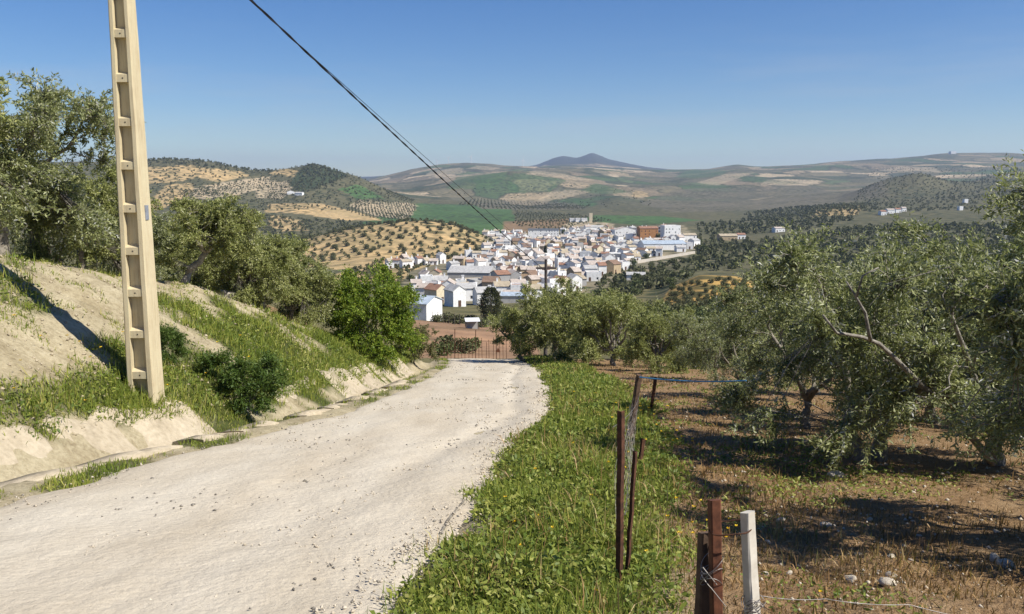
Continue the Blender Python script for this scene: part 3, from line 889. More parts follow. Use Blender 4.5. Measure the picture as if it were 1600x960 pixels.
def power_pole():
    root = empty('power_pole', (PX, PY, PZ), math.radians(2))
    tag(root, 'tall tapering concrete power pole with recessed panels on the grassy bank', 'power pole')
    W0, W1, D0, D1 = 0.205, 0.125, 0.225, 0.125       # half widths at foot and head

    def hw(z): k = z / POLE_H; return W0 + (W1 - W0) * k
    def hd(z): k = z / POLE_H; return D0 + (D1 - D0) * k

    def rail(sgn):
        mb = MB(); n = 24; bev = 0.018
        for i in range(n + 1):
            z = POLE_H * i / n; w = hw(z); d = hd(z); inn = w * 0.58
            jx = 0.002 * math.sin(i * 1.7)
            pr = [(inn, -d), (w - bev, -d), (w, -d + bev), (w, d - bev), (w - bev, d), (inn, d)]
            for x, y in (pr if sgn > 0 else [(-x, y) for x, y in reversed(pr)]):
                mb.v.append((x + jx, y, z))
        for i in range(n):
            for j in range(6):
                a = i * 6 + j; b = i * 6 + (j + 1) % 6
                mb.f.append((a, b, b + 6, a + 6))
        mb.f.append(tuple(range(5, -1, -1))); mb.f.append(tuple(n * 6 + k for k in range(6)))
        mb.build('rail', M['concrete'], root)
    rail(1); rail(-1)
    mb = MB()
    for i in range(2):
        z = POLE_H * i; w = hw(z) * 0.58 - 0.001; dw = hd(z) - 0.12
        for x, y in ((-w, -dw), (w, -dw), (w, dw), (-w, dw)):
            mb.v.append((x, y, z))
    mb.f = [(3, 2, 1, 0), (4, 5, 6, 7), (0, 1, 5, 4), (1, 2, 6, 5), (2, 3, 7, 6), (3, 0, 4, 7)]
    mb.build('web', M['concrete'], root)
    z = 0.62
    while z < POLE_H - 0.1:
        w = hw(z) * 0.58 + 0.002; d = hd(z) - 0.012
        h = 0.055
        for sg in (-1, 1):
            y0 = sg * (hd(z) - 0.13); y1 = sg * d
            vs = [(-w, y0, z - h * 1.1), (w, y0, z - h * 1.1), (w, y1, z - h), (-w, y1, z - h), (-w, y0, z + h * 1.9), (w, y0, z + h * 1.9), (w, y1, z + h), (-w, y1, z + h)]
            fs = [(3, 2, 1, 0), (4, 5, 6, 7), (0, 1, 5, 4), (1, 2, 6, 5), (2, 3, 7, 6), (3, 0, 4, 7)]
            if sg < 0: fs = [tuple(reversed(f)) for f in fs]
            rib = MB().add(vs, fs).build('rib', M['concrete'], root)
            MB().tube([(0, sg * (d + 0.003), z), (0, sg * (d - 0.03), z)], 0.011, 8).build('bolt_hole', M['cable'], rib)
        z += 0.635
    mb = MB(); mb.box(-0.06, 0.06, -0.008, 0.008, -0.11, 0.11)
    pl = mb.build('number_plate', M['metal_plate'], root)
    pl.location = (hw(3.1) + 0.006, -0.02, 3.1); pl.rotation_euler = (0, 0, math.pi / 2)
    mb = MB(); mb.tube([(0.02, -hd(8.0) - 0.12, 8.02), (0.02, -hd(8.0) + 0.02, 8.02)], 0.02, 8).box(-0.03, 0.07, -hd(8.0) - 0.14, -hd(8.0) - 0.06, 7.90, 8.0)
    mb.build('cable_clamp', M['wire'], root)


power_pole()
FP = at(853, 424, 64)
fpx, fpy = FP[0], FP[1]
fpz = gz(fpx, fpy)
rt = empty('utility_pole', (fpx, fpy, fpz))
tag(rt, 'slim dark utility pole rising behind the trees where the cables end', 'utility pole')
ph = FP[2] - fpz + 0.9
MB().tube([(0, 0, -0.3), (0, 0, ph)], [0.16, 0.11], 10).build('shaft', M['grey_pole'], rt)
MB().box(-0.75, 0.75, -0.07, 0.07, ph - 0.75, ph - 0.60).build('crossarm', M['grey_pole'], rt)
for q in (-0.6, 0.6):
    MB().tube([(q, 0, ph - 0.6), (q, 0, ph - 0.35)], [0.06, 0.04], 8).build('insulator', M['white_paint'], rt)


def cable(p0, p1, sag, rad, label, strands=1):
    mb = MB(); n = 60
    p0 = Vector(p0); p1 = Vector(p1)
    for st in range(strands):
        pts = []
        for i in range(n * 3 + 1 if strands > 1 else n + 1):
            t = i / (n * 3 if strands > 1 else n)
            p = p0.lerp(p1, t); p.z -= sag * 4 * t * (1 - t)
            if strands > 1:
                a = t * 170 + st * 2 * math.pi / strands
                p.x += math.cos(a) * rad * 0.9; p.z += math.sin(a) * rad * 0.9
            pts.append(p)
        mb.tube(pts, rad, 6)
    o = mb.build('overhead_cable', M['cable'])
    # ends and thickness belong to one strung wire
    return tag(o, label, 'cable', 'cables strung from the concrete pole')


top = Vector((PX + 0.03, PY - 0.25, PZ + 7.98))
cable(top, (fpx, fpy, FP[2]), 0.16, 0.0145, 'thicker twisted black overhead cable running down towards the village', 2)
cable(top + Vector((-0.02, 0.1, -0.10)), (fpx + 0.5, fpy, FP[2] + 0.45), 0.17, 0.0075, 'thin dark overhead wire crossing the thicker cable')

# ------------------------------------------------------------------ trees
def norm(v):
    return v / np.maximum(np.linalg.norm(v, axis=-1, keepdims=True), 1e-9)


def leaf_quads(P, Dv, ln, wd, rng, curl=0.12):
    """diamond leaves: base P, direction Dv, length, width -> V, F"""
    n = len(P)
    rv = rng.normal(size=(n, 3))
    side = norm(np.cross(Dv, rv))
    nrm = np.cross(side, Dv)
    ln = np.broadcast_to(ln, (n,))[:, None]; wd = np.broadcast_to(wd, (n,))[:, None]
    mid = P + Dv * ln * 0.5 + nrm * ln * curl
    V = np.stack([P, mid + side * wd * 0.5, P + Dv * ln, mid - side * wd * 0.5], 1).reshape(-1, 3)
    F = np.arange(n * 4).reshape(n, 4)
    return V, F


def skeleton(rng, H, Rc, trunk_h, n_limbs, lean, trunk_r, limbs=None, stems=1):
    """list of (points, radii) polylines, list of blob centres"""
    lines = []; blobs = []
    bases = []
    for k in range(stems):
        off = np.array([rng.uniform(-0.12, 0.12), rng.uniform(-0.08, 0.08), 0.0]) * (stems - 1)
        fork = np.array([lean[0], lean[1], trunk_h]) + off * 3
        pts = [off + np.array([0, 0, -0.15])]
        for i in range(1, 7):
            t = i / 6
            pts.append(off + (fork - off) * t + rng.normal(size=3) * 0.05 * trunk_h * np.array([1, 1, 0.2]) * (t < 1))
        rad = [trunk_r * (1.35 if i == 0 else 1.0 - 0.35 * i / 6) for i in range(7)]
        lines.append((np.array(pts), rad)); bases.append(fork)
    spec = limbs
    if spec is None:
        spec = []
        a0 = rng.uniform(0, 6.28)
        for i in range(n_limbs):
            az = a0 + i * 2 * math.pi / n_limbs + rng.normal() * 0.25
            rr = Rc * rng.uniform(0.35, 0.85); zz = trunk_h + (H - trunk_h) * rng.uniform(0.55, 0.92) * (1.05 - 0.3 * rr / Rc)
            spec.append(((math.cos(az) * rr + lean[0], math.sin(az) * rr + lean[1], zz), 0.55))
    for i, (end, rscale) in enumerate(spec):
        st = bases[i % len(bases)]; end = np.array(end)
        ctrl = st + (end - st) * 0.45 + np.array([0, 0, (end[2] - st[2]) * rng.uniform(-0.15, 0.25)]) + rng.normal(size=3) * 0.12 * Rc
        pts = []
        for j in range(10):
            t = j / 9
            pts.append((1 - t) ** 2 * st + 2 * t * (1 - t) * ctrl + t * t * end + rng.normal(size=3) * 0.025 * Rc * (0 < j < 9))
        r0 = trunk_r * rscale
        lines.append((np.array(pts), [max(0.008, r0 * (1 - 0.82 * (j / 9) ** 0.8)) for j in range(10)]))
        blobs.append((end, Rc * rng.uniform(0.28, 0.40)))
        for q in range(4):
            j = rng.integers(3, 9); p = pts[j]
            az = rng.uniform(0, 6.28); L = Rc * rng.uniform(0.35, 0.6)
            out = np.array([p[0], p[1], 0.0]); out = out / (np.linalg.norm(out) + 0.2)
            dv = norm(out * 0.7 + np.array([math.cos(az), math.sin(az), rng.uniform(-0.35, 0.8)]) * 0.8)
            e = p + dv * L
            e[2] = min(max(e[2], trunk_h * 0.75), H * 0.97)
            rr = math.hypot(e[0] - lean[0], e[1] - lean[1])
            if rr > Rc * 0.95:
                e[0] = lean[0] + (e[0] - lean[0]) * Rc * 0.95 / rr; e[1] = lean[1] + (e[1] - lean[1]) * Rc * 0.95 / rr
            sub = [p + (e - p) * t + rng.normal(size=3) * 0.03 * Rc * (t > 0) + np.array([0, 0, 0.12 * L * math.sin(t * 3.1)]) for t in (0, 0.33, 0.66, 1)]
            rj = max(0.008, r0 * (1 - 0.82 * (j / 9) ** 0.8)) * 0.6
            lines.append((np.array(sub), [rj, rj * 0.75, rj * 0.5, 0.006]))
            blobs.append((e, Rc * rng.uniform(0.22, 0.36)))
    return lines, blobs


def make_tree(name, seed, H, Rc, trunk_h=0.7, n_limbs=5, lean=(0, 0), trunk_r=0.11, n_twigs=1000, per=34, ln=0.065, wd=0.015,
              leaf='olive_leaf', bark='bark', limbs=None, bare=None, twigs=True, skirt=6, stems=1, spread=0.75, extra=None, droop=0.25, zmin=0.35):
    rng = np.random.default_rng(seed)
    lines, blobs = skeleton(rng, H, Rc, trunk_h, n_limbs, lean, trunk_r, limbs, stems)
    for k in range(skirt):
        az = rng.uniform(0, 6.28)
        blobs.append((np.array([lean[0] + math.cos(az) * Rc * 0.8, lean[1] + math.sin(az) * Rc * 0.8, zmin + rng.uniform(0.1, 0.5) * (H - zmin) * 0.5]), Rc * 0.26))
    if extra:
        blobs += [(np.array(c), r) for c, r in extra]
    mb = MB()
    for pts, rad in (bare or []):
        mb.tube(pts, rad, 8)
    for pts, rad in lines:
        mb.tube(pts, rad, 8 if rad[0] > 0.03 else 5)
    nodes = np.concatenate([p[2:] for p, r in lines])
    bc = np.array([b[0] for b in blobs]); br = np.array([b[1] for b in blobs])
    pb = br ** 2 / (br ** 2).sum()
    bi = rng.choice(len(blobs), n_twigs, p=pb)
    dv = norm(rng.normal(size=(n_twigs, 3)))
    rr = rng.uniform(0.25, 1.0, n_twigs) ** 0.6 * (1 + 0.28 * (rng.uniform(size=n_twigs) > 0.86))
    T = bc[bi] + dv * (br[bi] * rr)[:, None] * np.array([1, 1, 0.85])
    T[:, 2] = np.maximum(T[:, 2], zmin + rng.uniform(0, 0.25, n_twigs))
    nd = nodes[np.argmin(((T[:, None, :] - nodes[None, :, :]) ** 2).sum(-1), 1)]
    d = norm(norm(T - nd) * 0.55 + dv * 0.5 + np.array([0, 0, 0.25]) * rng.uniform(-1, 1.6, n_twigs)[:, None] - np.array([0, 0, droop]))
    tl = rng.uniform(0.22, 0.55, n_twigs) * (Rc / 1.7) ** 0.5
    if twigs:
        for i in range(0, n_twigs, 3):
            a = T[i] - d[i] * tl[i]
            if np.linalg.norm(nd[i] - a) < Rc * 0.9:
                m_ = (nd[i] + a) / 2 + rng.normal(size=3) * 0.04
                mb.tube([nd[i], m_, a, T[i]], [0.007, 0.006, 0.005, 0.002], 3, cap=False)
    t = rng.uniform(0, 1, (n_twigs, per))
    P = T[:, None, :] - d[:, None, :] * (t * tl[:, None])[:, :, None] + rng.normal(size=(n_twigs, per, 3)) * 0.018
    ld = norm(d[:, None, :] * 0.55 + norm(rng.normal(size=(n_twigs, per, 3))) * spread + np.array([0, 0, 0.1]))
    n = n_twigs * per
    V, F = leaf_quads(P.reshape(-1, 3), ld.reshape(-1, 3), ln * rng.uniform(0.6, 1.2, n), wd * rng.uniform(0.75, 1.25, n), rng)
    rnd = np.clip(rng.uniform(0, 1, (n_twigs, per)) * 0.7 + rng.uniform(0, 0.35, n_twigs)[:, None] + 0.0, 0, 1).reshape(-1)
    crown = mesh_np('crown', V, F, M[leaf], attrs={'rnd': np.repeat(rnd, 4)})
    trunk = mb.mesh('trunk', M[bark], True)
    return trunk, crown


def plant_tree(name, meshes, loc, label, cat='tree', group=None, rz=0.0, sc=1.0, sz=None):
    root = empty(name, loc, rz)
    root.scale = (sc, sc, sc if sz is None else sz)
    obj('trunk', meshes[0], root); obj('crown', meshes[1], root)
    return tag(root, label, cat, group)


GO = 'olive trees of the orchard beside the fence'
def on(px, py, s=0.17):
    """ground position on the road slope seen at a photo position"""
    a = (px - 800) / FPX; b = (py - 480) / FPX
    t = CAMZ / (ST + b * CT - s * (CT - b * ST))
    return a * t, (CT - b * ST) * t


# orchard trees on the right
tA = make_tree('olive', 11, 2.75, 1.75, 0.45, 5, (0.0, 0.1), 0.10, 1500, 34, 0.070, 0.018, stems=2, bark='bark_pale', skirt=9, zmin=0.3)
BX, BY = on(1552, 722)
BZ = gz(BX, BY)


def limb(path, Y0, Y1, r0, r1):
    n = len(path)
    pts = [np.array(at(px, py, Y0 + (Y1 - Y0) * i / (n - 1))) - np.array((BX, BY, BZ)) for i, (px, py) in enumerate(path)]
    return pts, [r0 + (r1 - r0) * i / (n - 1) for i in range(n)]


B_BARE = [limb([(1552, 724), (1523, 689), (1494, 656), (1465, 622), (1440, 602), (1419, 581), (1394, 556), (1373, 537), (1348, 527), (1307, 520), (1286, 493)], 9.3, 7.9, 0.044, 0.011),
          limb([(1360, 532), (1357, 516), (1352, 489), (1336, 462), (1323, 441)], 8.05, 7.9, 0.020, 0.008),
          limb([(1338, 464), (1348, 431), (1373, 418)], 7.92, 7.85, 0.013, 0.006),
          limb([(1552, 720), (1548, 672), (1532, 614), (1519, 581), (1507, 547), (1486, 493), (1494, 470)], 9.4, 8.2, 0.044, 0.014),
          limb([(1515, 575), (1490, 572), (1482, 590), (1484, 604), (1468, 614)], 8.6, 8.3, 0.012, 0.006),
          limb([(1519, 581), (1525, 555), (1545, 548)], 8.6, 8.4, 0.015, 0.007)]
tB = make_tree('olive', 12, 2.85, 1.9, 0.5, 5, (0, 0), 0.12, 1500, 34, 0.070, 0.018, bark='bark_pale', skirt=4, zmin=0.5,
               bare=B_BARE, limbs=[((-1.45, 0.35, 1.95), 0.5), ((-0.35, 0.3, 2.3), 0.6), ((0.8, 0.5, 2.3), 0.6), ((0.9, -0.2, 2.2), 0.5), ((-0.5, 0.9, 2.1), 0.5)])
tC = make_tree('olive', 13, 3.0, 1.8, 0.5, 5, (0.1, 0), 0.10, 1450, 32, 0.075, 0.020, skirt=10, zmin=0.25)
tD = make_tree('olive', 14, 3.6, 2.1, 0.6, 6, (0, 0.1), 0.12, 1500, 32, 0.078, 0.021, skirt=8, zmin=0.3)
tF = make_tree('olive', 15, 3.3, 1.65, 0.6, 6, (0, 0), 0.12, 1600, 36, 0.066, 0.016, bark='bark_pale', skirt=12, zmin=0.32,
               extra=[((-1.15, -0.3, 1.7), 0.45), ((-1.1, 0.2, 0.9), 0.45), ((-0.9, -0.5, 2.4), 0.5)])


def put(name, meshes, x, y, label, **kw):
    return plant_tree(name, meshes, (x, y, gz(x, y)), label, **kw)


x, y = on(1352, 722); put('olive_tree', tA, x, y, 'olive tree with a pale forked trunk standing behind the lone white stone', cat='olive tree', group=GO, rz=0.5)
x, y = on(1552, 722); put('olive_tree', tB, x, y, 'olive tree with a long bare pale branch leaning left', cat='olive tree', group=GO)
x, y = 4.5, 5.7; put('olive_tree', tF, x, y, 'nearest olive tree, its dark leafy branches filling the right edge', cat='olive tree', group=GO, sc=0.88)
x, y = on(1258, 665); put('olive_tree', tC, x, y, 'dark olive tree left of the forked trunk, branches down to the ground', cat='olive tree', group=GO, rz=1.0, sc=0.9)
x, y = 7.4, 14.6; put('olive_tree', tD, x, y, 'tall olive tree behind the one with the leaning branch', cat='olive tree', group=GO, rz=2.0, sc=0.86)
x, y = 10.4, 13.4; put('olive_tree', tC, x, y, 'olive tree at the right edge behind the nearest tree', cat='olive tree', group=GO, rz=4.0, sc=1.05)
x, y = 8.6, 7.6; put('olive_tree', tA, x, y, 'olive tree just outside the right edge, casting the middle shadow', cat='olive tree', group=GO, rz=3.2, sc=1.2)
x, y = 5.3, 19.0; put('olive_tree', tD, x, y, 'olive tree at the far end of the bare soil strip, left of the dark one', cat='olive tree', group=GO, rz=0.7, sc=0.6)
x, y = 8.4, 20.5; put('olive_tree', tA, x, y, 'olive tree in the second orchard row behind the forked trunk', cat='olive tree', group=GO, rz=2.2, sc=0.95)
x, y = 12.6, 19.5; put('olive_tree', tD, x, y, 'olive tree in the second orchard row near the right edge', cat='olive tree', group=GO, rz=5.0, sc=0.9)
x, y = 6.4, 26.0; put('olive_tree', tC, x, y, 'olive tree in the third orchard row above the blue rope', cat='olive tree', group=GO, rz=3.3, sc=0.8)

# middle distance trees beside the road end
tM1 = make_tree('olive', 21, 3.6, 2.0, 0.6, 7, (0, 0), 0.13, 1450, 26, 0.11, 0.034, leaf='olive_leaf_warm', twigs=False, skirt=18, zmin=0.1)
tM2 = make_tree('olive', 22, 3.4, 1.9, 0.5, 7, (0.1, 0), 0.13, 1450, 26, 0.11, 0.034, leaf='olive_leaf_warm', twigs=False, skirt=16, zmin=0.1)
tM3 = make_tree('olive', 23, 3.2, 1.5, 1.1, 5, (-0.35, 0), 0.15, 700, 24, 0.11, 0.034, leaf='olive_leaf_warm', twigs=False, skirt=0, zmin=1.0)
GM = 'olive trees beside the far end of the road'
def mid(px, d, meshes, sc, label, rz, sz=None, dz=0.0):
    x = (px - 800) / FPX * d * 1.015
    return plant_tree('olive_tree', meshes, (x, d, gz(x, d) + dz), label, 'olive tree', GM, rz, sc, sz)


mid(818, 41.5, tM3, 0.9, 'small olive tree with a dark leaning trunk at the road end', 0.0)
mid(868, 40.0, tM1, 1.12, 'bushy olive tree at the road end, tallest of the group', 0.5)
mid(930, 44.0, tM2, 1.22, 'olive tree behind the group, its top under the yellow hill', 2.0)
mid(958, 36.0, tM2, 1.02, 'round olive tree in the middle of the group right of the road', 1.1)
mid(1030, 31.5, tM1, 0.74, 'olive tree at the right end of the group, behind the rusty posts', 3.0)
mid(1085, 36.0, tM2, 0.62, 'olive tree behind the bare soil strip, above the rope end', 4.2)
mid(1150, 42.0, tM1, 0.8, 'olive tree deep in the orchard beyond the rope', 5.2)
mid(1010, 50.0, tM1, 0.85, 'olive tree furthest down the slope, below the yellow hill', 0.2)

# trees on the left bank
GL = 'olive trees on the left bank'
tL1 = make_tree('olive', 31, 4.4, 2.3, 1.0, 7, (0, 0), 0.16, 1900, 28, 0.10, 0.030, leaf='olive_leaf', twigs=True, skirt=16, zmin=0.15)
tL3 = make_tree('olive', 32, 3.0, 1.75, 0.95, 6, (0.75, 0.1), 0.13, 1450, 28, 0.10, 0.031, leaf='olive_leaf_warm', bark='bark_pale', skirt=5, zmin=0.55)
tL2 = make_tree('olive', 33, 3.4, 2.0, 0.8, 7, (-0.2, 0), 0.13, 1650, 28, 0.105, 0.033, leaf='olive_leaf_warm', skirt=9, zmin=0.2)


def left(px, d, meshes, sc, label, rz, sz=None, lift=0.0):
    x = (px - 800) / FPX * d * 1.005
    return plant_tree('olive_tree', meshes, (x, d, gz(x, d) + lift), label, 'olive tree', GL, rz, sc, sz)


left(5, 17.5, tL1, 0.97, 'tallest olive tree on the left bank, at the left edge', 0.3)
left(-150, 16.5, tL2, 1.2, 'olive tree outside the left edge on the bank', 1.0)
left(128, 21.0, tL2, 0.86, 'olive tree directly behind the concrete pole on its left', 2.2)
left(285, 22.0, tL3, 0.84, 'olive tree with a bare leaning trunk right of the concrete pole', 0.0)
left(232, 27.0, tL2, 0.88, 'olive tree behind the leaning trunk, next to the pole', 4.0, lift=0.2)
left(408, 27.0, tL2, 0.80, 'dark olive tree between the leaning trunk and the bright green bush', 5.0, lift=0.1)
left(470, 31.0, tL1, 0.62, 'olive tree behind the bright green bush', 1.0)
left(90, 27.0, tL1, 0.80, 'olive tree in the back row left of the pole', 2.0)
left(392, 26.0, tL2, 0.72, 'low olive tree close to the pale wall, right of the leaning trunk', 0.9)
left(448, 28.5, tL2, 0.78, 'olive tree just left of the bright green bush', 3.1)
left(190, 25.0, tL1, 0.62, 'olive tree hidden half by the pole in the back row', 5.1)
left(345, 33.0, tL1, 0.78, 'olive tree in the back row right of the pole', 3.6)

# bushes
bG = make_tree('bush', 41, 3.7, 2.0, 0.4, 10, (0, 0), 0.06, 2100, 24, 0.105, 0.045, leaf='bright_leaf', extra=[((-1.5, -0.2, 1.6), 0.6), ((1.3, -0.4, 2.4), 0.55), ((0.5, 0, 3.6), 0.5), ((-0.8, 0, 3.3), 0.45), ((1.7, 0, 0.9), 0.6), ((-0.2, -1.0, 2.9), 0.5)], twigs=False, skirt=20, zmin=0.1, droop=0.0)
x = (574 - 800) / FPX * 29.5; put('bright_bush', bG, x + 0.05, 29.5, 'big bright green bush on the bank beside the road', cat='bush', sc=0.9)
bS = make_tree('bush', 42, 1.9, 1.1, 0.3, 7, (0, 0), 0.04, 600, 22, 0.09, 0.034, leaf='bush_leaf', twigs=False, skirt=8, zmin=0.05, droop=0.0)
x = (655 - 800) / FPX * 37; put('brown_bush', bS, x - 0.3, 37, 'small brownish bush right of the bright green bush', cat='bush', sc=1.05)
bD = make_tree('bush', 43, 1.15, 0.72, 0.2, 7, (0, 0), 0.03, 700, 22, 0.075, 0.02, leaf='shrub_leaf', twigs=False, skirt=8, zmin=0.02, droop=0.0)
x = (378 - 800) / FPX * 15.2; put('ditch_shrub', bD, x, 15.2, 'dense dark green shrub growing in the gap of the concrete ditch', cat='shrub', sc=1.0)
x = (300 - 800) / FPX * 14.6; put('ditch_shrub', bD, x - 0.6, 14.6, 'low green shrub on the bank right of the pole foot', cat='shrub', sc=0.6, rz=2)

# ------------------------------------------------------------------ grass and weeds
def blades(P, h, w, rng, mat, name, lean=0.45, label=None):
    n = len(P)
    az = rng.uniform(0, 2 * math.pi, n)
    side = np.stack([np.cos(az), np.sin(az), np.zeros(n)], 1)
    la = rng.uniform(0, 2 * math.pi, n); lm = np.abs(rng.normal(size=n)) * lean
    tilt = np.stack([np.cos(la) * lm, np.sin(la) * lm, np.ones(n)], 1)
    tilt = norm(tilt)
    h = h[:, None]; w = w[:, None]
    drop = np.array([0, 0, -1.0]) * (h * np.minimum(lm, 1.2)[:, None] * 0.35)
    m = P + tilt * h * 0.55
    tip = P + tilt * h + np.stack([np.cos(la), np.sin(la), 0 * la], 1) * h * 0.2 * lm[:, None] + drop
    V = np.stack([P - side * w / 2, P + side * w / 2, m + side * w * 0.4, m - side * w * 0.4, tip], 1).reshape(-1, 3)
    i = np.arange(n) * 5
    return V, [np.stack([i, i + 1, i + 2, i + 3], 1), np.stack([i + 3, i + 2, i + 4], 1)]


def scatter(n, x0f, x1f, y0, y1, rng, power=1.0):
    """random near ground positions, thinning with distance"""
    t = rng.uniform(0, 1, n)
    if power == 1.0: y = y0 * (y1 / y0) ** t
    else:
        e = 1 - power; y = (y0 ** e + t * (y1 ** e - y0 ** e)) ** (1 / e)
    xa = x0f(y); xb = x1f(y)
    return xa + rng.uniform(0, 1, n) * (xb - xa), y


def grow_grass(name, label, x, y, keep, h0, w0, mat, rng, lean=0.45, rbias=0.0, clump=0.5):
    x = x[keep]; y = y[keep]; n = len(x)
    z = ground(x, y)
    cl = 0.55 + 0.9 * vnoise(x * 2.3, y * 2.3, 101)
    g = (np.maximum(y, 4) / 6) ** 0.30
    h = h0 * cl * rng.uniform(0.45, 1.25, n) * g ** 0.4
    w = w0 * rng.uniform(0.7, 1.3, n) * g ** 1.6
    P = np.stack([x, y, z - 0.015], 1)
    V, F = blades(P, h, w, rng, mat, name, lean)
    rnd = np.clip(rng.uniform(0, 1, n) * 0.72 + 0.42 * (vnoise(x * 1.1, y * 1.1, 103) - 0.35) + rbias, 0, 1)
    o = obj(name, mesh_np(name, V, F, M[mat], attrs={'rnd': np.repeat(rnd, 5)}))
    return tag(o, label, 'grass', kind='stuff')


def grow_leaves(name, label, x, y, keep, hmax, ln, wd, mat, rng, cat='weeds'):
    x = x[keep]; y = y[keep]; n = len(x)
    z = ground(x, y)
    cl = vnoise(x * 1.9, y * 1.9, 111)
    g = (np.maximum(y, 4) / 6) ** 0.5
    P = np.stack([x, y, z + hmax * (0.15 + cl) * rng.uniform(0.05, 1.0, n)], 1)
    D_ = norm(np.stack([rng.normal(size=n), rng.normal(size=n), rng.uniform(-0.2, 0.9, n)], 1))
    V, F = leaf_quads(P, D_, ln * g * rng.uniform(0.5, 1.3, n), wd * g * rng.uniform(0.6, 1.3, n), rng, 0.1)
    rnd = np.clip(rng.uniform(0, 1, n) * 0.75 + 0.5 * (vnoise(x * 0.9, y * 0.9, 113) - 0.4), 0, 1)
    o = obj(name, mesh_np(name, V, F, M[mat], attrs={'rnd': np.repeat(rnd, 4)}))
    return tag(o, label, cat, kind='stuff')


rg = np.random.default_rng(5)
# right verge
x, y = scatter(90000, lambda y: xr(y) - 0.25, lambda y: xr(y) + 2.9, 2.4, 48, rg, 1.15)
g, s_ = veg_masks(x, y)
grow_leaves('verge_weeds', 'leafy green weeds covering the verge between road and fence', x, y, rg.uniform(size=len(x)) < g * 1.1, 0.13, 0.052, 0.026, 'weed', rg)
x, y = scatter(62000, lambda y: xr(y) - 0.25, lambda y: xr(y) + 2.9, 2.4, 50, rg, 1.15)
g, s_ = veg_masks(x, y)
grow_grass('verge_grass', 'green grass blades on the verge right of the road', x, y, rg.uniform(size=len(x)) < g, 0.17, 0.0075, 'grass', rg, 0.6)
x, y = scatter(8000, lambda y: xr(y) - 0.2, lambda y: xr(y) + 2.3, 2.4, 40, rg, 1.1)
g, s_ = veg_masks(x, y)
k = (vnoise(x * 1.3, y * 1.3, 171) > 0.52) & (g > 0.3)
grow_grass('dry_stalks', 'dead straw coloured stalks among the green verge', x, y, k, 0.24, 0.007, 'dry_weed', rg, 0.7, 0.25)
# left bank
x, y = scatter(200000, lambda y: np.maximum(xl(y) - 9, -0.66 * y - 1.5), lambda y: xl(y) + 0.3, 5, 46, rg, 0.9)
g, s_ = veg_masks(x, y)
sdist = xl(y) - x
k = rg.uniform(size=len(x)) < np.where(sdist > 1.4, g, 0)
grow_grass('bank_grass', 'long green grass on the slope of the left bank', x, y, k, 0.19, 0.0085, 'grass', rg, 0.6, 0.02)
k = (rg.uniform(size=len(x)) < g * 0.8) & (sdist < 1.4)
grow_grass('ditch_grass', 'short grass in the ditch and along the left road edge', x, y, k, 0.09, 0.008, 'grass', rg, 0.7, 0.0)
tuft = (vnoise(x * 2.4, y * 2.4, 121) + 0.25 * vnoise(x * 7, y * 7, 123) > 0.76) & (g < 0.5) & (sdist > 1.8)
grow_grass('bank_tufts', 'sparse dry tufts scattered over the pale clay of the bank', x, y, tuft & (rg.uniform(size=len(x)) < 0.7), 0.09, 0.009, 'grass', rg, 0.8, 0.18)
k = rg.uniform(size=len(x)) < np.where(sdist > 1.6, g, 0) * 0.35
grow_leaves('bank_weeds', 'leafy weeds among the grass of the left bank', x, y, k, 0.16, 0.055, 0.022, 'weed', rg)
# orchard floor
x, y = scatter(105000, lambda y: xr(y) + 1.3, lambda y: 0.72 * y + 3.0, 2.6, 40, rg, 1.05)
g, s_ = veg_masks(x, y)
pt = fbm(x * 0.8, y * 1.6, 131, 4)
near_f = sstep(5.0, 2.2, x - xr(y)) * 0.5
grow_grass('dry_weeds', 'brown dried weeds and straw on the orchard floor', x, y, (rg.uniform(size=len(x)) < s_ * np.clip(0.35 + pt * 1.1 + near_f * 1.4, 0.04, 1)), 0.10, 0.008, 'dry_weed', rg, 1.0)
gp = fbm(x * 0.6 + 40, y * 0.9, 137, 4)
grow_leaves('orchard_weeds', 'patches of low green weeds on the orchard floor', x, y, (rg.uniform(size=len(x)) < s_ * np.clip(gp * 2.2 - 0.25, 0, 0.8)), 0.07, 0.045, 0.018, 'weed', rg)

# yellow flowers
def flowers(name, label, x, y, hh, rng):
    n = len(x); z = ground(x, y)
    P = np.stack([x, y, z + hh * rng.uniform(0.6, 1.3, n)], 1)
    Vs = []; m = 6
    c = np.repeat(P, m, 0)
    az = np.tile(np.arange(m) * 2 * math.pi / m, n) + np.repeat(rng.uniform(0, 6, n), m)
    D_ = norm(np.stack([np.cos(az), np.sin(az) - 0.3, np.full(n * m, 0.45)], 1))
    g = np.repeat((np.maximum(y, 4) / 5) ** 0.6, m)
    V, F = leaf_quads(c, D_, 0.015 * g, 0.011 * g, rng, 0.0)
    o = obj(name, mesh_np(name, V, F, M['flower'], attrs={'rnd': np.repeat(rng.uniform(0, 1, n * m), 4)}))
    tag(o, label, 'flowers', kind='stuff')


x, y = scatter(170, lambda y: xr(y) + 1.3, lambda y: xr(y) + 2.4, 4.2, 16, rg)
k = vnoise(x * 1.4, y * 1.4, 141) > 0.5
flowers('yellow_flowers', 'small yellow flowers in the verge along the fence', x[k], y[k], 0.17, rg)
x, y = scatter(22, lambda y: xr(y) + 0.3, lambda y: xr(y) + 1.5, 3.5, 20, rg)
flowers('verge_flowers', 'scattered yellow flowers in the verge nearer the road', x, y, 0.15, rg)
x, y = scatter(40, lambda y: xl(y) - 3.4, lambda y: xl(y) - 1.7, 8, 18, rg)
flowers('bank_flowers', 'tiny yellow flowers in the grass of the left bank', x, y, 0.25, rg)

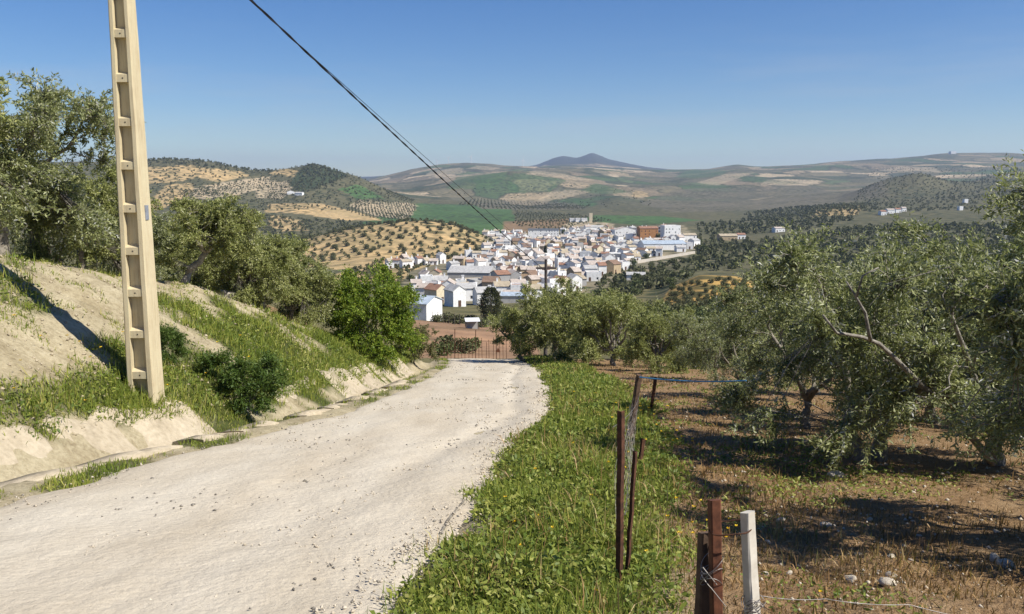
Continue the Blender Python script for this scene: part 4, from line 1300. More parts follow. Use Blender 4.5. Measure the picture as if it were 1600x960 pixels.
# ------------------------------------------------------------------ stones
def stone_mesh(seed, mat):
    import bmesh
    rng = np.random.default_rng(seed)
    bm = bmesh.new()
    bmesh.ops.create_icosphere(bm, subdivisions=2, radius=1.0)
    ph = rng.uniform(0, 6, 9)
    for v in bm.verts:
        c = v.co
        k = 1 + 0.16 * math.sin(c.x * 2.3 + ph[0]) + 0.14 * math.sin(c.y * 2.9 + ph[1]) + 0.12 * math.sin(c.z * 3.1 + ph[2] + c.x * 2) + 0.05 * math.sin(c.x * 7 + c.y * 6 + ph[3])
        v.co = Vector((c.x * k, c.y * k * 0.8, c.z * k * 0.55))
    me = bpy.data.meshes.new('stone'); bm.to_mesh(me); bm.free()
    me.materials.append(M[mat])
    me.polygons.foreach_set('use_smooth', np.ones(len(me.polygons), bool))
    return me


SM = [stone_mesh(i, 'stone') for i in range(5)]
def stone(px, py, size, label, group=None):
    x, y = on(px, py)
    o = obj('stone', SM[R.randrange(5)], None, (x, y, gz(x, y) + size * 0.12))
    o.scale = (size * R.uniform(0.9, 1.2), size * R.uniform(0.8, 1.1), size * R.uniform(0.8, 1.2))
    o.rotation_euler = (R.uniform(-0.2, 0.2), R.uniform(-0.2, 0.2), R.uniform(0, 6))
    tag(o, label, 'stone', group)


stone(1308, 747, 0.10, 'largest white stone, lying in front of the forked olive trunk')
stone(1218, 825, 0.045, 'pale stone just right of the white post')
stone(1292, 832, 0.055, 'flat pale stone between the white post and the yellow weeds')
stone(1328, 910, 0.042, 'round pale stone in the shadow at the bottom right')
stone(1390, 902, 0.042, 'pale stone in the lower shadow, right of the round one')
stone(1388, 930, 0.05, 'pale stone at the bottom of the lower shadow')
stone(1572, 888, 0.06, 'yellowish stone at the right edge of the lit ground')
stone(1553, 875, 0.05, 'pale angular stone near the right edge above the shadow')
stone(150, 765, 0.045, 'white stone on the left road edge nearest the camera')
stone(290, 722, 0.05, 'white stone on the left road edge below the pole')
rs = random.Random(9)
NTH = ['first', 'second', 'third', 'fourth', 'fifth', 'sixth', 'seventh', 'eighth', 'ninth', 'tenth', 'eleventh', 'twelfth', 'thirteenth', 'fourteenth', 'fifteenth', 'sixteenth', 'seventeenth']
for band, (y0_, y1_) in (('upper', (725, 830)), ('lower', (830, 940))):
    for i, q in enumerate(sorted(rs.uniform(1160, 1590) for _ in range(17))):
        stone(q, rs.uniform(y0_, y1_), rs.uniform(0.012, 0.03), 'small pale stone on the %s orchard floor, %s from the left' % (band, NTH[i]), 'small stones on the orchard floor')

# loose gravel on the road and its edges
def gravel(name, label, x, y, size, mat, rng):
    n = len(x)
    inside = (x > xl(y)) & (x < xr(y))
    z = np.where(inside, zb(y) + 0.03, ground(x, y) + 0.005)
    base = np.array([(1, 0, 0), (-0.6, 0.8, 0), (-0.5, -0.9, 0), (0.1, 0.1, 0.75), (0, 0, -0.6)])
    tri = np.array([(0, 1, 3), (1, 2, 3), (2, 0, 3), (1, 0, 4), (2, 1, 4), (0, 2, 4)])
    a = rng.uniform(0, 6.28, n); s = size * rng.uniform(0.4, 1.3, n) ** 1.5 * (np.maximum(y, 4) / 5) ** 0.4
    b_ = base[None] * (1 + rng.normal(size=(n, 5, 1)) * 0.25)
    X = (b_[:, :, 0] * np.cos(a)[:, None] - b_[:, :, 1] * np.sin(a)[:, None]) * s[:, None] + x[:, None]
    Y = (b_[:, :, 0] * np.sin(a)[:, None] + b_[:, :, 1] * np.cos(a)[:, None]) * s[:, None] + y[:, None]
    Z = b_[:, :, 2] * s[:, None] + z[:, None]
    V = np.stack([X, Y, Z], 2).reshape(-1, 3)
    F = (tri[None] + (np.arange(n) * 5)[:, None, None]).reshape(-1, 3)
    tag(obj(name, mesh_np(name, V, F, M[mat])), label, 'gravel', kind='stuff')


x, y = scatter(5000, lambda y: xl(y) - 0.1, lambda y: xr(y) + 0.2, 2.5, 45, rg, 1.1)
k = vnoise(x * 0.9, y * 0.9, 151) + 0.35 * vnoise(x * 4, y * 4, 152) > 0.62
gravel('road_gravel', 'loose pale gravel strewn over the dirt road', x[k], y[k], 0.011, 'stone', rg)
x, y = scatter(2600, lambda y: xl(y) - 0.1, lambda y: xr(y) + 0.2, 2.5, 40, rg, 1.1)
k = vnoise(x * 0.8 + 5, y * 0.8, 155) > 0.45
gravel('dark_gravel', 'darker pebbles scattered on the dirt road', x[k], y[k], 0.012, 'dark_stone', rg)
x, y = scatter(1600, lambda y: xr(y) - 0.35, lambda y: xr(y) + 0.25, 2.5, 25, rg, 1.1)
gravel('edge_gravel', 'rubble along the right edge of the road', x, y, 0.013, 'stone', rg)
x, y = scatter(2600, lambda y: xr(y) + 2.0, lambda y: 0.7 * y + 2, 2.8, 30, rg, 1.1)
gravel('orchard_gravel', 'small pale rubble in the orchard soil', x, y, 0.014, 'stone', rg)
x, y = scatter(3000, lambda y: xl(y) - 7, lambda y: xl(y) - 1.6, 7, 32, rg, 1.0)
gravel('bank_gravel', 'clods and pebbles on the pale clay bank', x, y, 0.022, 'clod', rg)

# ------------------------------------------------------------------ fence posts, wire and rope
def angle_post(name, foot, topp, w, mat, label, th=0.006, rz=0.0):
    """L section steel post from foot to top"""
    foot = Vector(foot); topp = Vector(topp)
    ax = topp - foot; L = ax.length
    mb = MB()
    prof = [(0, 0), (w, 0), (w, th), (th, th), (th, w), (0, w)]
    n = 8
    rj = random.Random(hash(label) % 1000 if False else int(w * 1e5) + len(label))
    for i in range(n + 1):
        z = L * i / n
        jx = rj.uniform(-0.003, 0.003); jy = rj.uniform(-0.003, 0.003)
        for x_, y_ in prof: mb.v.append((x_ - w / 2 + jx, y_ - w / 2 + jy, z))
    for i in range(n):
        for j in range(6):
            a = i * 6 + j; b = i * 6 + (j + 1) % 6
            mb.f.append((a, b, b + 6, a + 6))
    mb.f.append((5, 4, 3, 2, 1, 0)); mb.f.append(tuple(n * 6 + k for k in range(6)))
    o = mb.build(name, M[mat], None, False, foot)
    q = ax.to_track_quat('Z', 'Y').to_euler(); o.rotation_euler = (q.x, q.y, q.z + rz)
    o.rotation_mode = 'QUATERNION'
    from mathutils import Quaternion
    o.rotation_quaternion = ax.to_track_quat('Z', 'Y') @ Quaternion((0, 0, 1), rz)
    return tag(o, label, 'fence post', 'fence posts along the orchard')


def square_post(name, foot, topp, w, mat, label, taper=0.9, rz=0.0, cut=0.01):
    foot = Vector(foot); topp = Vector(topp); ax = topp - foot; L = ax.length
    mb = MB(); n = 10; rj = random.Random(len(label)); b = w * 0.12
    prof = [(-w / 2 + b, -w / 2), (w / 2 - b, -w / 2), (w / 2, -w / 2 + b), (w / 2, w / 2 - b), (w / 2 - b, w / 2), (-w / 2 + b, w / 2), (-w / 2, w / 2 - b), (-w / 2, -w / 2 + b)]
    for i in range(n + 1):
        k = 1 - (1 - taper) * i / n; z = L * i / n
        for j, (x_, y_) in enumerate(prof):
            zz = z + (cut * x_ / w if i == n else 0)
            mb.v.append((x_ * k + rj.uniform(-1, 1) * w * 0.025, y_ * k + rj.uniform(-1, 1) * w * 0.025, zz))
    for i in range(n):
        for j in range(8):
            a = i * 8 + j; c = i * 8 + (j + 1) % 8
            mb.f.append((a, c, c + 8, a + 8))
    mb.f.append(tuple(reversed(range(8)))); mb.f.append(tuple(n * 8 + k for k in range(8)))
    o = mb.build(name, M[mat], None, False, foot)
    from mathutils import Quaternion
    o.rotation_mode = 'QUATERNION'
    o.rotation_quaternion = ax.to_track_quat('Z', 'Y') @ Quaternion((0, 0, 1), rz)
    return tag(o, label, 'fence post', 'fence posts along the orchard')


def post_pts(px0, py0, px1, py1, Y, sink=0.1):
    f = at(px0, py0, Y); t = at(px1, py1, Y)
    f = Vector(f); t = Vector(t); d = (f - t).normalized()
    return f + d * sink, t


YP1 = 4.62
f, t = post_pts(967, 935, 971, 642, YP1)
angle_post('steel_post', f, t, 0.031, 'rust', 'slender dark rusty steel post left of all the near posts', rz=2.4)
P1f, P1t = f, t
f, t = post_pts(976, 930, 991, 706, YP1 + 0.12)
angle_post('steel_post', f, t, 0.028, 'rust', 'shorter rusty bar leaning against the slender steel post', rz=1.0)
f, t = post_pts(1120, 1010, 1116, 781, 3.02, 0.12)
square_post('steel_post', f, t, 0.041, 'rust_red', 'reddish rusty square post beside the white post', 1.0, 0.15)
P2t = t; P2f = f
f, t = post_pts(1178, 1010, 1168, 800, 3.0, 0.12)
square_post('wooden_post', f, t, 0.050, 'white_paint', 'whitewashed wooden post, weathered, nearest the camera', 0.82, 0.5)
P4t = t; P4f = f
f, t = post_pts(1096, 1010, 1101, 832, 3.1, 0.12)
square_post('wooden_post', f, t, 0.055, 'wood_brown', 'stubby dark wooden post behind the reddish rusty post', 0.75, 0.3)
x, y = on(978, 704)
f, t = post_pts(980, 712, 999, 586, 11.2)
square_post('wooden_post', f, t, 0.085, 'wood_brown', 'leaning brown wooden post with the blue rope tied on', 0.8, 0.3)
P3t = t; P3f = f
f, t = post_pts(1014, 652, 1023, 590, 15.0)
angle_post('steel_post', f, t, 0.07, 'rust', 'furthest thin rusty post, right of the leaning wooden one', rz=0.4)
P5t = t
f, t = post_pts(995, 742, 1003, 686, 8.9)
angle_post('steel_post', f, t, 0.055, 'rust', 'short dark rusty stump between the leaning post and the slender one', rz=0.8)
P6t = t


def strand(mb, pts, r, n=4, sub=10, sag=0.0, wob=0.0, rj=None):
    out = []
    for i in range(len(pts) - 1):
        a = Vector(pts[i]); b = Vector(pts[i + 1])
        for k in range(sub + (i == len(pts) - 2)):
            tt = k / sub; p = a.lerp(b, tt); p.z -= sag * 4 * tt * (1 - tt)
            if rj: p += Vector((rj.uniform(-wob, wob), rj.uniform(-wob, wob), rj.uniform(-wob, wob)))
            out.append(p)
    mb.tube(out, r, n)


rp = at(1166, 595, 9.9)
mb = MB(); strand(mb, [P3t + Vector((0, -0.05, -0.02)), rp], 0.009, 6, 20, 0.03)
tag(mb.build('blue_rope', M['blue_rope']), 'blue rope stretched from the leaning post to the olive tree', 'rope')
# wire mesh between the slender post and the leaning one
rj = random.Random(4)
mesh_root = empty('wire_mesh', P1f)
tag(mesh_root, 'torn thin wire mesh hanging between the slender post and the leaning one', 'wire mesh')
mb = MB()
o0 = Vector(P1f)
def mp(u, v):
    a = Vector(P1f).lerp(Vector(P3f), u); b = Vector(P1t).lerp(Vector(P3t) - Vector((0, 0, 0.15)), u)
    p = a.lerp(b, v)
    return p - o0 + Vector((0.05 * math.sin(u * 21 + v * 5) , 0, 0))
NU, NV = 46, 9
for i in range(NU):
    for s_ in (-1, 1):
        pts = []
        for j in range(NV):
            v = (j + 0.5) / NV * 0.92
            u = (i + 0.5 + s_ * 0.5 * (j % 2)) / NU
            pts.append(mp(min(1, max(0, u)), v))
        if rj.random() > 0.45:
            mb.tube(pts, 0.0008, 3, cap=False)
mb.build('wire_netting', M['wire'], mesh_root)
mb = MB()
for v in (0.12, 0.5, 0.92):
    strand(mb, [mp(0, v), mp(0.5, v - 0.02), mp(1, v)], 0.002, 4, 10, 0.02)
mb.build('line_wire', M['wire'], mesh_root)
# wire ties between the near posts
mb = MB()
ta = P2t + Vector((0, 0, -0.115)); tb = P4t + Vector((0, 0, -0.055))
ring = []
for i in range(33):
    a = 2 * math.pi * i / 32
    c = (ta + tb) / 2; ex = (tb - ta) / 2
    ring.append(c + ex * 1.25 * math.cos(a) + Vector((0, 0.048 * math.sin(a), 0.010 * math.sin(a) + 0.004 * math.sin(3 * a))))
mb.tube(ring, 0.0032, 5)
tag(mb.build('wire_tie', M['rust']), 'rusty wire loop tying the reddish post to the white one', 'wire')
mb = MB()
for k in range(3):
    c = P2t + Vector((0, 0, -0.25 - 0.035 * k)); pts = []
    for i in range(40):
        a = i / 39 * 2 * math.pi * 1.4 + k
        pts.append(c + Vector((math.cos(a) * 0.04, math.sin(a) * 0.04, 0.03 * math.sin(a * 1.3 + k))))
    pts.append(pts[-1] + Vector((0.05, -0.02, -0.06)))
    mb.tube(pts, 0.0016, 4)
tag(mb.build('wire_coil', M['wire']), 'loose bits of wire wound round the reddish rusty post', 'wire')
mb = MB()
for k in range(7):
    pts = []; c = at(1176 + rj.uniform(-6, 10), 945 + rj.uniform(-6, 10), 2.98)
    a0 = rj.uniform(0, 6); r0 = rj.uniform(0.02, 0.045)
    for i in range(18):
        a = a0 + i * 0.42
        pts.append(Vector(c) + Vector((math.cos(a) * r0, math.sin(a) * r0, 0.018 * math.sin(a * 1.7))))
    mb.tube(pts, 0.0015, 4)
strand(mb, [at(1182, 930, 3.0), at(1290, 936, 3.15), at(1420, 945, 3.3), at(1640, 990, 3.4)], 0.0016, 4, 10, 0.01)
tag(mb.build('barbed_wire', M['wire']), 'tangled barbed wire at the foot of the white post running right', 'wire')

# fallen branch and black pipe on the verge edge
mb = MB(); pts = []
for px, py in [(688, 838), (700, 815), (712, 800), (722, 790), (734, 772), (742, 760)]:
    x_, y_ = on(px, py); pts.append((x_, y_, gz(x_, y_) + 0.045))
mb.tube(pts, [0.012, 0.014, 0.013, 0.016, 0.012, 0.008], 6)
tag(mb.build('twig', M['bark']), 'dark crooked twig lying on the right road edge', 'twig')

# white wall behind the leaning olive
wx, wy = (318 - 800) / FPX * 25.6, 25.6
rt = empty('low_wall', (wx, wy, gz(wx, wy) - 0.12), 0.1)
tag(rt, 'low pale plastered wall behind the leaning olive trunk', 'wall')
mb = MB(); n = 16
for i in range(n + 1):
    t_ = i / n; h = 0.50 + 0.05 * math.sin(i * 0.9) * math.sin(i * 0.37) - 0.12 * t_
    for y_, z_ in ((-0.15, -0.5), (-0.15, h - 0.03), (-0.12, h), (0.12, h), (0.15, h - 0.03), (0.15, -0.5)):
        mb.v.append((-0.85 + 1.7 * t_, y_, z_))
for i in range(n):
    for j in range(5):
        a = i * 6 + j
        mb.f.append((a, a + 6, a + 7, a + 1))
mb.f.append(tuple(range(6))); mb.f.append(tuple(n * 6 + k for k in range(5, -1, -1)))
mb.build('masonry', WALLS['plaster'], rt)
# ------------------------------------------------------------------ village
def house_mesh(w, l, h, rise, kind):
    """walls and roof, front towards -y, centred, floor at 0, foot sunk 3 m into the slope"""
    wm = MB(); rm = MB()
    x0, x1, y0, y1 = -w / 2, w / 2, -l / 2, l / 2
    wm.add([(x0, y0, -3), (x1, y0, -3), (x1, y1, -3), (x0, y1, -3), (x0, y0, h), (x1, y0, h), (x1, y1, h), (x0, y1, h)],
           [(0, 1, 5, 4), (1, 2, 6, 5), (2, 3, 7, 6), (3, 0, 4, 7), (4, 5, 6, 7)])
    ov, th = 0.35, 0.16
    if kind == 'ridge_x':
        wm.add([(x0, y0, h), (x0, y1, h), (x0, 0, h + rise), (x1, y0, h), (x1, y1, h), (x1, 0, h + rise)], [(0, 2, 1), (3, 4, 5)])
        k = rise / (l / 2)
        for sg in (-1, 1):
            ye = sg * (l / 2 + ov); ze = h - ov * k + 0.03
            vs = [(x0 - ov * 0.6, ye, ze), (x1 + ov * 0.6, ye, ze), (x1 + ov * 0.6, 0, h + rise + 0.03), (x0 - ov * 0.6, 0, h + rise + 0.03)]
            vs += [(a, b, c + th) for a, b, c in vs]
            fs = [(3, 2, 1, 0), (4, 5, 6, 7), (0, 1, 5, 4), (1, 2, 6, 5), (2, 3, 7, 6), (3, 0, 4, 7)]
            rm.add(vs, fs if sg < 0 else [tuple(reversed(f)) for f in fs])
    elif kind == 'ridge_y':
        wm.add([(x0, y0, h), (x1, y0, h), (0, y0, h + rise), (x0, y1, h), (x1, y1, h), (0, y1, h + rise)], [(0, 1, 2), (4, 3, 5)])
        k = rise / (w / 2)
        for sg in (-1, 1):
            xe = sg * (w / 2 + ov); ze = h - ov * k + 0.03
            vs = [(xe, y0 - ov * 0.4, ze), (xe, y1 + ov * 0.4, ze), (0, y1 + ov * 0.4, h + rise + 0.03), (0, y0 - ov * 0.4, h + rise + 0.03)]
            vs += [(a, b, c + th) for a, b, c in vs]
            fs = [(3, 2, 1, 0), (4, 5, 6, 7), (0, 1, 5, 4), (1, 2, 6, 5), (2, 3, 7, 6), (3, 0, 4, 7)]
            rm.add(vs, fs if sg > 0 else [tuple(reversed(f)) for f in fs])
    else:  # flat roof behind a parapet
        p = 0.25
        for a in ((x0, x1, y0, y0 + p), (x0, x1, y1 - p, y1), (x0, x0 + p, y0 + p, y1 - p), (x1 - p, x1, y0 + p, y1 - p)):
            wm.box(a[0], a[1], a[2], a[3], h + 0.002, h + 0.7)
        rm.box(x0 + p + 0.01, x1 - p - 0.01, y0 + p + 0.01, y1 - p - 0.01, h - 0.1, h + 0.08)
    return wm, rm


WIN_M = MB().box(-0.5, 0.5, -0.04, 0.06, -0.65, 0.65).mesh('window', M['glass'])
SILL_M = MB().box(-0.65, 0.65, -0.14, 0.05, -0.78, -0.66).mesh('sill', M['stone'])
DOOR_M = MB().box(-0.55, 0.55, -0.05, 0.06, 0, 2.1).mesh('door', simple_mat('door_wood', (0.07, 0.04, 0.025), (0.14, 0.08, 0.05), 3, 0.7))
CHIM = MB().box(-0.35, 0.35, -0.3, 0.3, -0.9, 0.9); CHIM.box(-0.45, 0.45, -0.4, 0.4, 0.92, 1.05)
CHIM_M = CHIM.mesh('chimney', WALLS['white'])


def make_house(w, l, h, rise, kind, wall, roof, rng, windows=True, chimney=None):
    root = empty('house')
    wm, rm = house_mesh(w, l, h, rise, kind)
    wm.build('wall', WALLS[wall], root); ro = rm.build('roof', ROOFS[roof], root)
    if windows:
        nst = max(1, int(h // 2.7)); nw = max(1, int(w // 2.9))
        dj = rng.randrange(nw)
        for s in range(nst):
            for i in range(nw):
                xx = -w / 2 + w * (i + 0.5) / nw + rng.uniform(-0.25, 0.25)
                if s == 0 and i == dj:
                    o = obj('door', DOOR_M, root, (xx, -l / 2 - 0.01, 0.0)); continue
                if rng.random() < 0.3: continue
                o = obj('window', WIN_M, root, (xx, -l / 2 - 0.01, 1.55 + s * 2.8))
                o.scale = (rng.uniform(0.6, 0.95), 1, rng.uniform(0.65, 1.0))
            for sy in range(max(1, int(l // 4))):
                if rng.random() < 0.45: continue
                yy = -l / 2 + l * (sy + 0.5) / max(1, int(l // 4))
                o = obj('window', WIN_M, root, (w / 2 + 0.01, yy, 1.55 + s * 2.8)); o.rotation_euler = (0, 0, math.pi / 2)
                o.scale = (0.8, 1, 0.9)
    if chimney is None: chimney = rng.random() < 0.55
    if chimney and kind != 'flat':
        obj('chimney', CHIM_M, ro, (w * rng.uniform(-0.3, 0.3), l * rng.uniform(-0.15, 0.15), h + rise + 0.3))
    elif chimney:
        obj('chimney', CHIM_M, ro, (w * 0.25, l * 0.2, h + 1.2)).scale = (1.6, 1.6, 1.2)
    return root


ORD = ['first', 'second', 'third', 'fourth', 'fifth', 'sixth', 'seventh', 'eighth', 'ninth', 'tenth', 'eleventh', 'twelfth', 'thirteenth', 'fourteenth', 'fifteenth',
       'sixteenth', 'seventeenth', 'eighteenth', 'nineteenth', 'twentieth', 'twenty-first', 'twenty-second', 'twenty-third', 'twenty-fourth', 'twenty-fifth', 'twenty-sixth',
       'twenty-seventh', 'twenty-eighth', 'twenty-ninth', 'thirtieth', 'thirty-first', 'thirty-second', 'thirty-third', 'thirty-fourth', 'thirty-fifth']
ROOFW = {'terracotta': 'terracotta', 'tan': 'tan tiled', 'brown': 'brown tiled', 'pink': 'pinkish tiled', 'grey': 'grey', 'bluegrey': 'blue-grey', 'darkgrey': 'dark grey'}
rv = random.Random(21)
protos = []
for i in range(34):
    k = rv.choices(['ridge_x', 'ridge_y', 'flat'], [0.62, 0.2, 0.18])[0]
    w = rv.uniform(4.0, 7.6); l = rv.uniform(6, 9)
    h = rv.choice([2.7, 3.2, 4.4, 4.9, 5.3]); rise = rv.uniform(1.1, 1.9)
    wall = rv.choices(['white', 'cream', 'grey', 'tan'], [0.88, 0.06, 0.03, 0.03])[0]
    roof = rv.choices(['terracotta', 'tan', 'brown', 'pink', 'grey'], [0.21, 0.19, 0.12, 0.38, 0.10])[0]
    if k == 'flat': roof = rv.choice(['pink', 'grey', 'terracotta'])
    protos.append((make_house(w, l, h, rise, k, wall, roof, rv), w, l, h, wall, roof, k))
used = set()
taken = []     # footprints of the big buildings: (x, y, radius)


def free(x, y, r):
    return all((x - a) ** 2 + (y - b_) ** 2 > (r + c) ** 2 for a, b_, c in taken)


def building(name, label, px0, px1, pyb, h, d0, depth, wall, roof, kind='ridge_x', rise=1.6, yaw=0.0, windows=True, cat='building', chimney=False):
    x, y, z = hit((px0 + px1) / 2, pyb, d0)
    w = (px1 - px0) * y / FPX * 1.0
    t_ = make_house(w, depth, h, rise, kind, wall, roof, rv, windows, chimney)
    t_.name = name
    yy = y + depth / 2
    t_.location = (x * yy / y, yy, gz(x * yy / y, y + 0.5)); t_.rotation_euler = (0, 0, yaw)
    tag(t_, label, cat)
    taken.append((x * yy / y, yy, max(w, depth) * 0.5))
    return t_


building('white_barn', 'white barn with a blue-grey roof above the reddish earth bank', 650, 681, 502, 3.6, 180, 8, 'white', 'bluegrey', 'ridge_x', 1.2, -0.35, False, 'barn')
building('warehouse', 'wide low warehouse with a pale grey roof at the left of the village', 704, 772, 436, 3.2, 380, 24, 'grey', 'grey', 'ridge_x', 2.6, -0.12, False, 'warehouse')
building('warehouse', 'low grey walled shed at the near left corner of the village', 652, 702, 466, 3.2, 300, 12, 'grey', 'grey', 'ridge_x', 1.2, 0.1, False, 'warehouse')
building('apartment_building', 'tall plain grey walled building near the front of the village', 771, 793, 452, 6.6, 330, 10, 'grey', 'terracotta', 'ridge_x', 1.4, 0.35, False)
building('apartment_building', 'tall grey and blank building with a tan neighbour near the front', 795, 811, 451, 6.8, 330, 10, 'grey', 'pink', 'ridge_y', 1.2, 0.2, False)
building('house', 'tan plastered house right of the blank grey building', 813, 828, 451, 5.2, 330, 8, 'tan', 'terracotta', 'flat', 1.2, 0.1, True, 'house')
building('shed', 'long low shed with a blue-grey roof in front of the village', 783, 824, 474, 2.6, 280, 7, 'grey', 'bluegrey', 'ridge_x', 0.9, -0.05, False, 'shed')
building('long_hall', 'long white two-storey hall with a dark roof at the back', 825, 873, 372, 8.5, 860, 12, 'white', 'darkgrey', 'ridge_x', 1.2, 0.0, True, 'hall')
building('orange_house', 'orange-brown block on the right hilltop of the village', 997, 1026, 374, 9.5, 700, 12, 'orange', 'terracotta', 'ridge_x', 1.6, 0.1, True)
building('white_block', 'tallest white block on the right hilltop of the village', 1034, 1060, 376, 12.5, 700, 12, 'white', 'pink', 'flat', 1, 0.15, True)
building('white_house', 'big white gabled house left of the orange-brown block', 958, 991, 371, 7.0, 700, 12, 'white', 'pink', 'ridge_y', 2.4, 0.1, True, 'house')
building('white_house', 'white house at the far right end of the hilltop', 1066, 1086, 378, 6.0, 700, 10, 'white', 'tan', 'ridge_x', 1.5, 0.1, True, 'house')
building('long_hall', 'long hall with a curved blue-grey roof below the hilltop houses', 1000, 1068, 391, 4.6, 600, 18, 'white', 'bluegrey', 'ridge_x', 2.2, 0.12, False, 'hall')
building('white_shed', 'large white shed at the right front of the village', 914, 957, 426, 4.4, 460, 12, 'white', 'pink', 'ridge_x', 1.8, 0.25, False, 'shed')
building('white_shed', 'small white shed alone among the trees below the village', 979, 1008, 438, 2.6, 380, 8, 'white', 'grey', 'ridge_x', 1.0, -0.15, False, 'shed')
building('shed', 'dark sided shed with a tan roof at the near right of the village', 885, 912, 448, 3.4, 360, 9, 'grey', 'tan', 'ridge_x', 1.2, 0.3, False, 'shed')
building('house', 'tan house outside the village to the right', 1122, 1150, 376, 4.2, 800, 10, 'tan', 'tan', 'ridge_x', 1.8, 0.1, True, 'house')
building('house', 'small white house next to the tan one right of the village', 1150, 1163, 374, 4.2, 800, 8, 'white', 'terracotta', 'ridge_x', 1.3, 0.1, True, 'house')
building('house', 'white cottage half way between village and right edge', 1208, 1224, 364, 4.0, 900, 8, 'white', 'pink', 'ridge_x', 1.3, 0.2, True, 'house')
building('farmhouse', 'left white farmhouse on the wooded hill at left', 449, 460, 304, 5, 1400, 9, 'white', 'pink', 'ridge_y', 2.5, 0.2, True, 'house')
building('farmhouse', 'right white farmhouse on the wooded hill at left', 462, 474, 306, 5, 1400, 9, 'white', 'grey', 'ridge_x', 2.0, -0.2, True, 'house')
for i, (a, b_, c) in enumerate([(1374, 1383, 337), (1384, 1396, 334), (1397, 1406, 333), (1407, 1414, 331)]):
    building('roadside_house', '%s white house from the left in the hamlet on the right slope' % ORD[i], a, b_, c, 5, 1000, 8, 'white', 'pink' if i % 2 else 'terracotta', 'ridge_x', 1.5, 0.1, True, 'house')
building('roadside_house', 'tiny white house alone on the right slope, the upper of two', 1505, 1511, 318, 6, 1300, 6, 'white', 'white' if False else 'pink', 'flat', 1, 0.1, False, 'house')
building('roadside_house', 'tiny white house alone on the right slope, the lower of two', 1497, 1503, 329, 5, 1200, 6, 'white', 'pink', 'flat', 1, 0.1, False, 'house')
building('hilltop_building', 'white building on the skyline plateau at right', 1484, 1492, 241, 16, 4600, 30, 'white', 'grey', 'flat', 1, 0.0, False)
building('cream_tower', 'slim cream tower in the fields behind the village', 920.5, 925.5, 348, 13, 1000, 5, 'cream', 'tan', 'flat', 1, 0.0, False, 'tower')
for i, (a, b_) in enumerate([(890, 897), (899, 906), (908, 917)]):
    building('farm_shed', '%s small white farm shed from the left beside the cream tower' % ORD[i], a, b_, 347, 4.5, 1000, 8, 'white', 'grey', 'ridge_x', 1, 0.1, False, 'shed')

VR = [(296, [(695, 780)]), (320, [(648, 860)]), (345, [(638, 890)]), (372, [(636, 915)]), (400, [(640, 930)]), (430, [(650, 700), (772, 940)]), (462, [(655, 700), (775, 965)]), (495, [(772, 985)]),
      (530, [(700, 990)]), (565, [(600, 640), (708, 998)]), (602, [(598, 700), (715, 1040)]), (640, [(725, 1075)]), (680, [(735, 1085)]), (722, [(748, 1085)]), (768, [(758, 1080)]),
      (816, [(764, 1062)]), (866, [(760, 1000)]), (920, [(752, 990)]), (985, [(755, 815), (875, 945)])]
nh = 0
for ri, (d, spans) in enumerate(VR):
    line = []
    for a, b_ in spans:
        px = a + rv.uniform(0, 6)
        while px < b_:
            pr = protos[rv.randrange(len(protos))]
            wpx = pr[1] * FPX / d
            if px + wpx > b_ + 6: break
            if rv.random() < (0.10 if d > 420 else 0.16):
                px += wpx * rv.uniform(0.5, 1.0); continue
            dd = d + rv.uniform(-8, 8) + 0.05 * (px - 800) * d / 600
            xx = (px + wpx / 2 - 800) / FPX * dd
            if free(xx, dd, 4.2):
                line.append((xx, dd, pr))
            px += wpx * rv.uniform(0.97, 1.12)
    for i, (xx, dd, pr) in enumerate(line):
        if pr[0].name not in used:
            o = pr[0]; used.add(o.name)
        else:
            o = copy_tree(pr[0])
        zz = min(gz(xx - pr[1] / 2, dd), gz(xx + pr[1] / 2, dd), gz(xx, dd - 4))
        o.location = (xx, dd, zz + 0.3); o.rotation_euler = (0, 0, rv.choice([0.2, 0.4, 0.55, 0.75, 0.05, -0.2]) + rv.uniform(-0.1, 0.1))
        o.scale = (1, 1, rv.uniform(0.88, 1.12))
        tag(o, '%s house with %s roof, %s from left in %s village row from the front' % (pr[4], ROOFW[pr[5]], ORD[i], ORD[ri]), 'house', 'houses of the white village')
        nh += 1
for pr in protos:
    if pr[0].name not in used:
        for c in list(pr[0].children):
            for g in list(c.children): bpy.data.objects.remove(g)
            bpy.data.objects.remove(c)
        bpy.data.objects.remove(pr[0])

# long white boundary wall at the right end of the village
mb = MB(); pts = []
for px in np.linspace(985, 1086, 14):
    x_, y_, z_ = hit(px, 414 - (px - 985) * 0.17, 480); pts.append((x_, y_, z_))
o0 = Vector(pts[0])
for i in range(len(pts) - 1):
    a = Vector(pts[i]) - o0; b_ = Vector(pts[i + 1]) - o0
    zt = max(a.z, b_.z) + 2.0
    mb.add([(a.x, a.y, a.z - 2), (b_.x, b_.y, b_.z - 2), (b_.x, b_.y + 0.5, b_.z - 2), (a.x, a.y + 0.5, a.z - 2), (a.x, a.y, zt), (b_.x, b_.y, zt), (b_.x, b_.y + 0.5, zt), (a.x, a.y + 0.5, zt)],
           [(3, 2, 1, 0), (4, 5, 6, 7), (0, 1, 5, 4), (1, 2, 6, 5), (2, 3, 7, 6), (3, 0, 4, 7)])
tag(mb.build('boundary_wall', WALLS['plaster'], None, False, o0), 'long pale boundary wall stepping up at the right end of the village', 'wall')

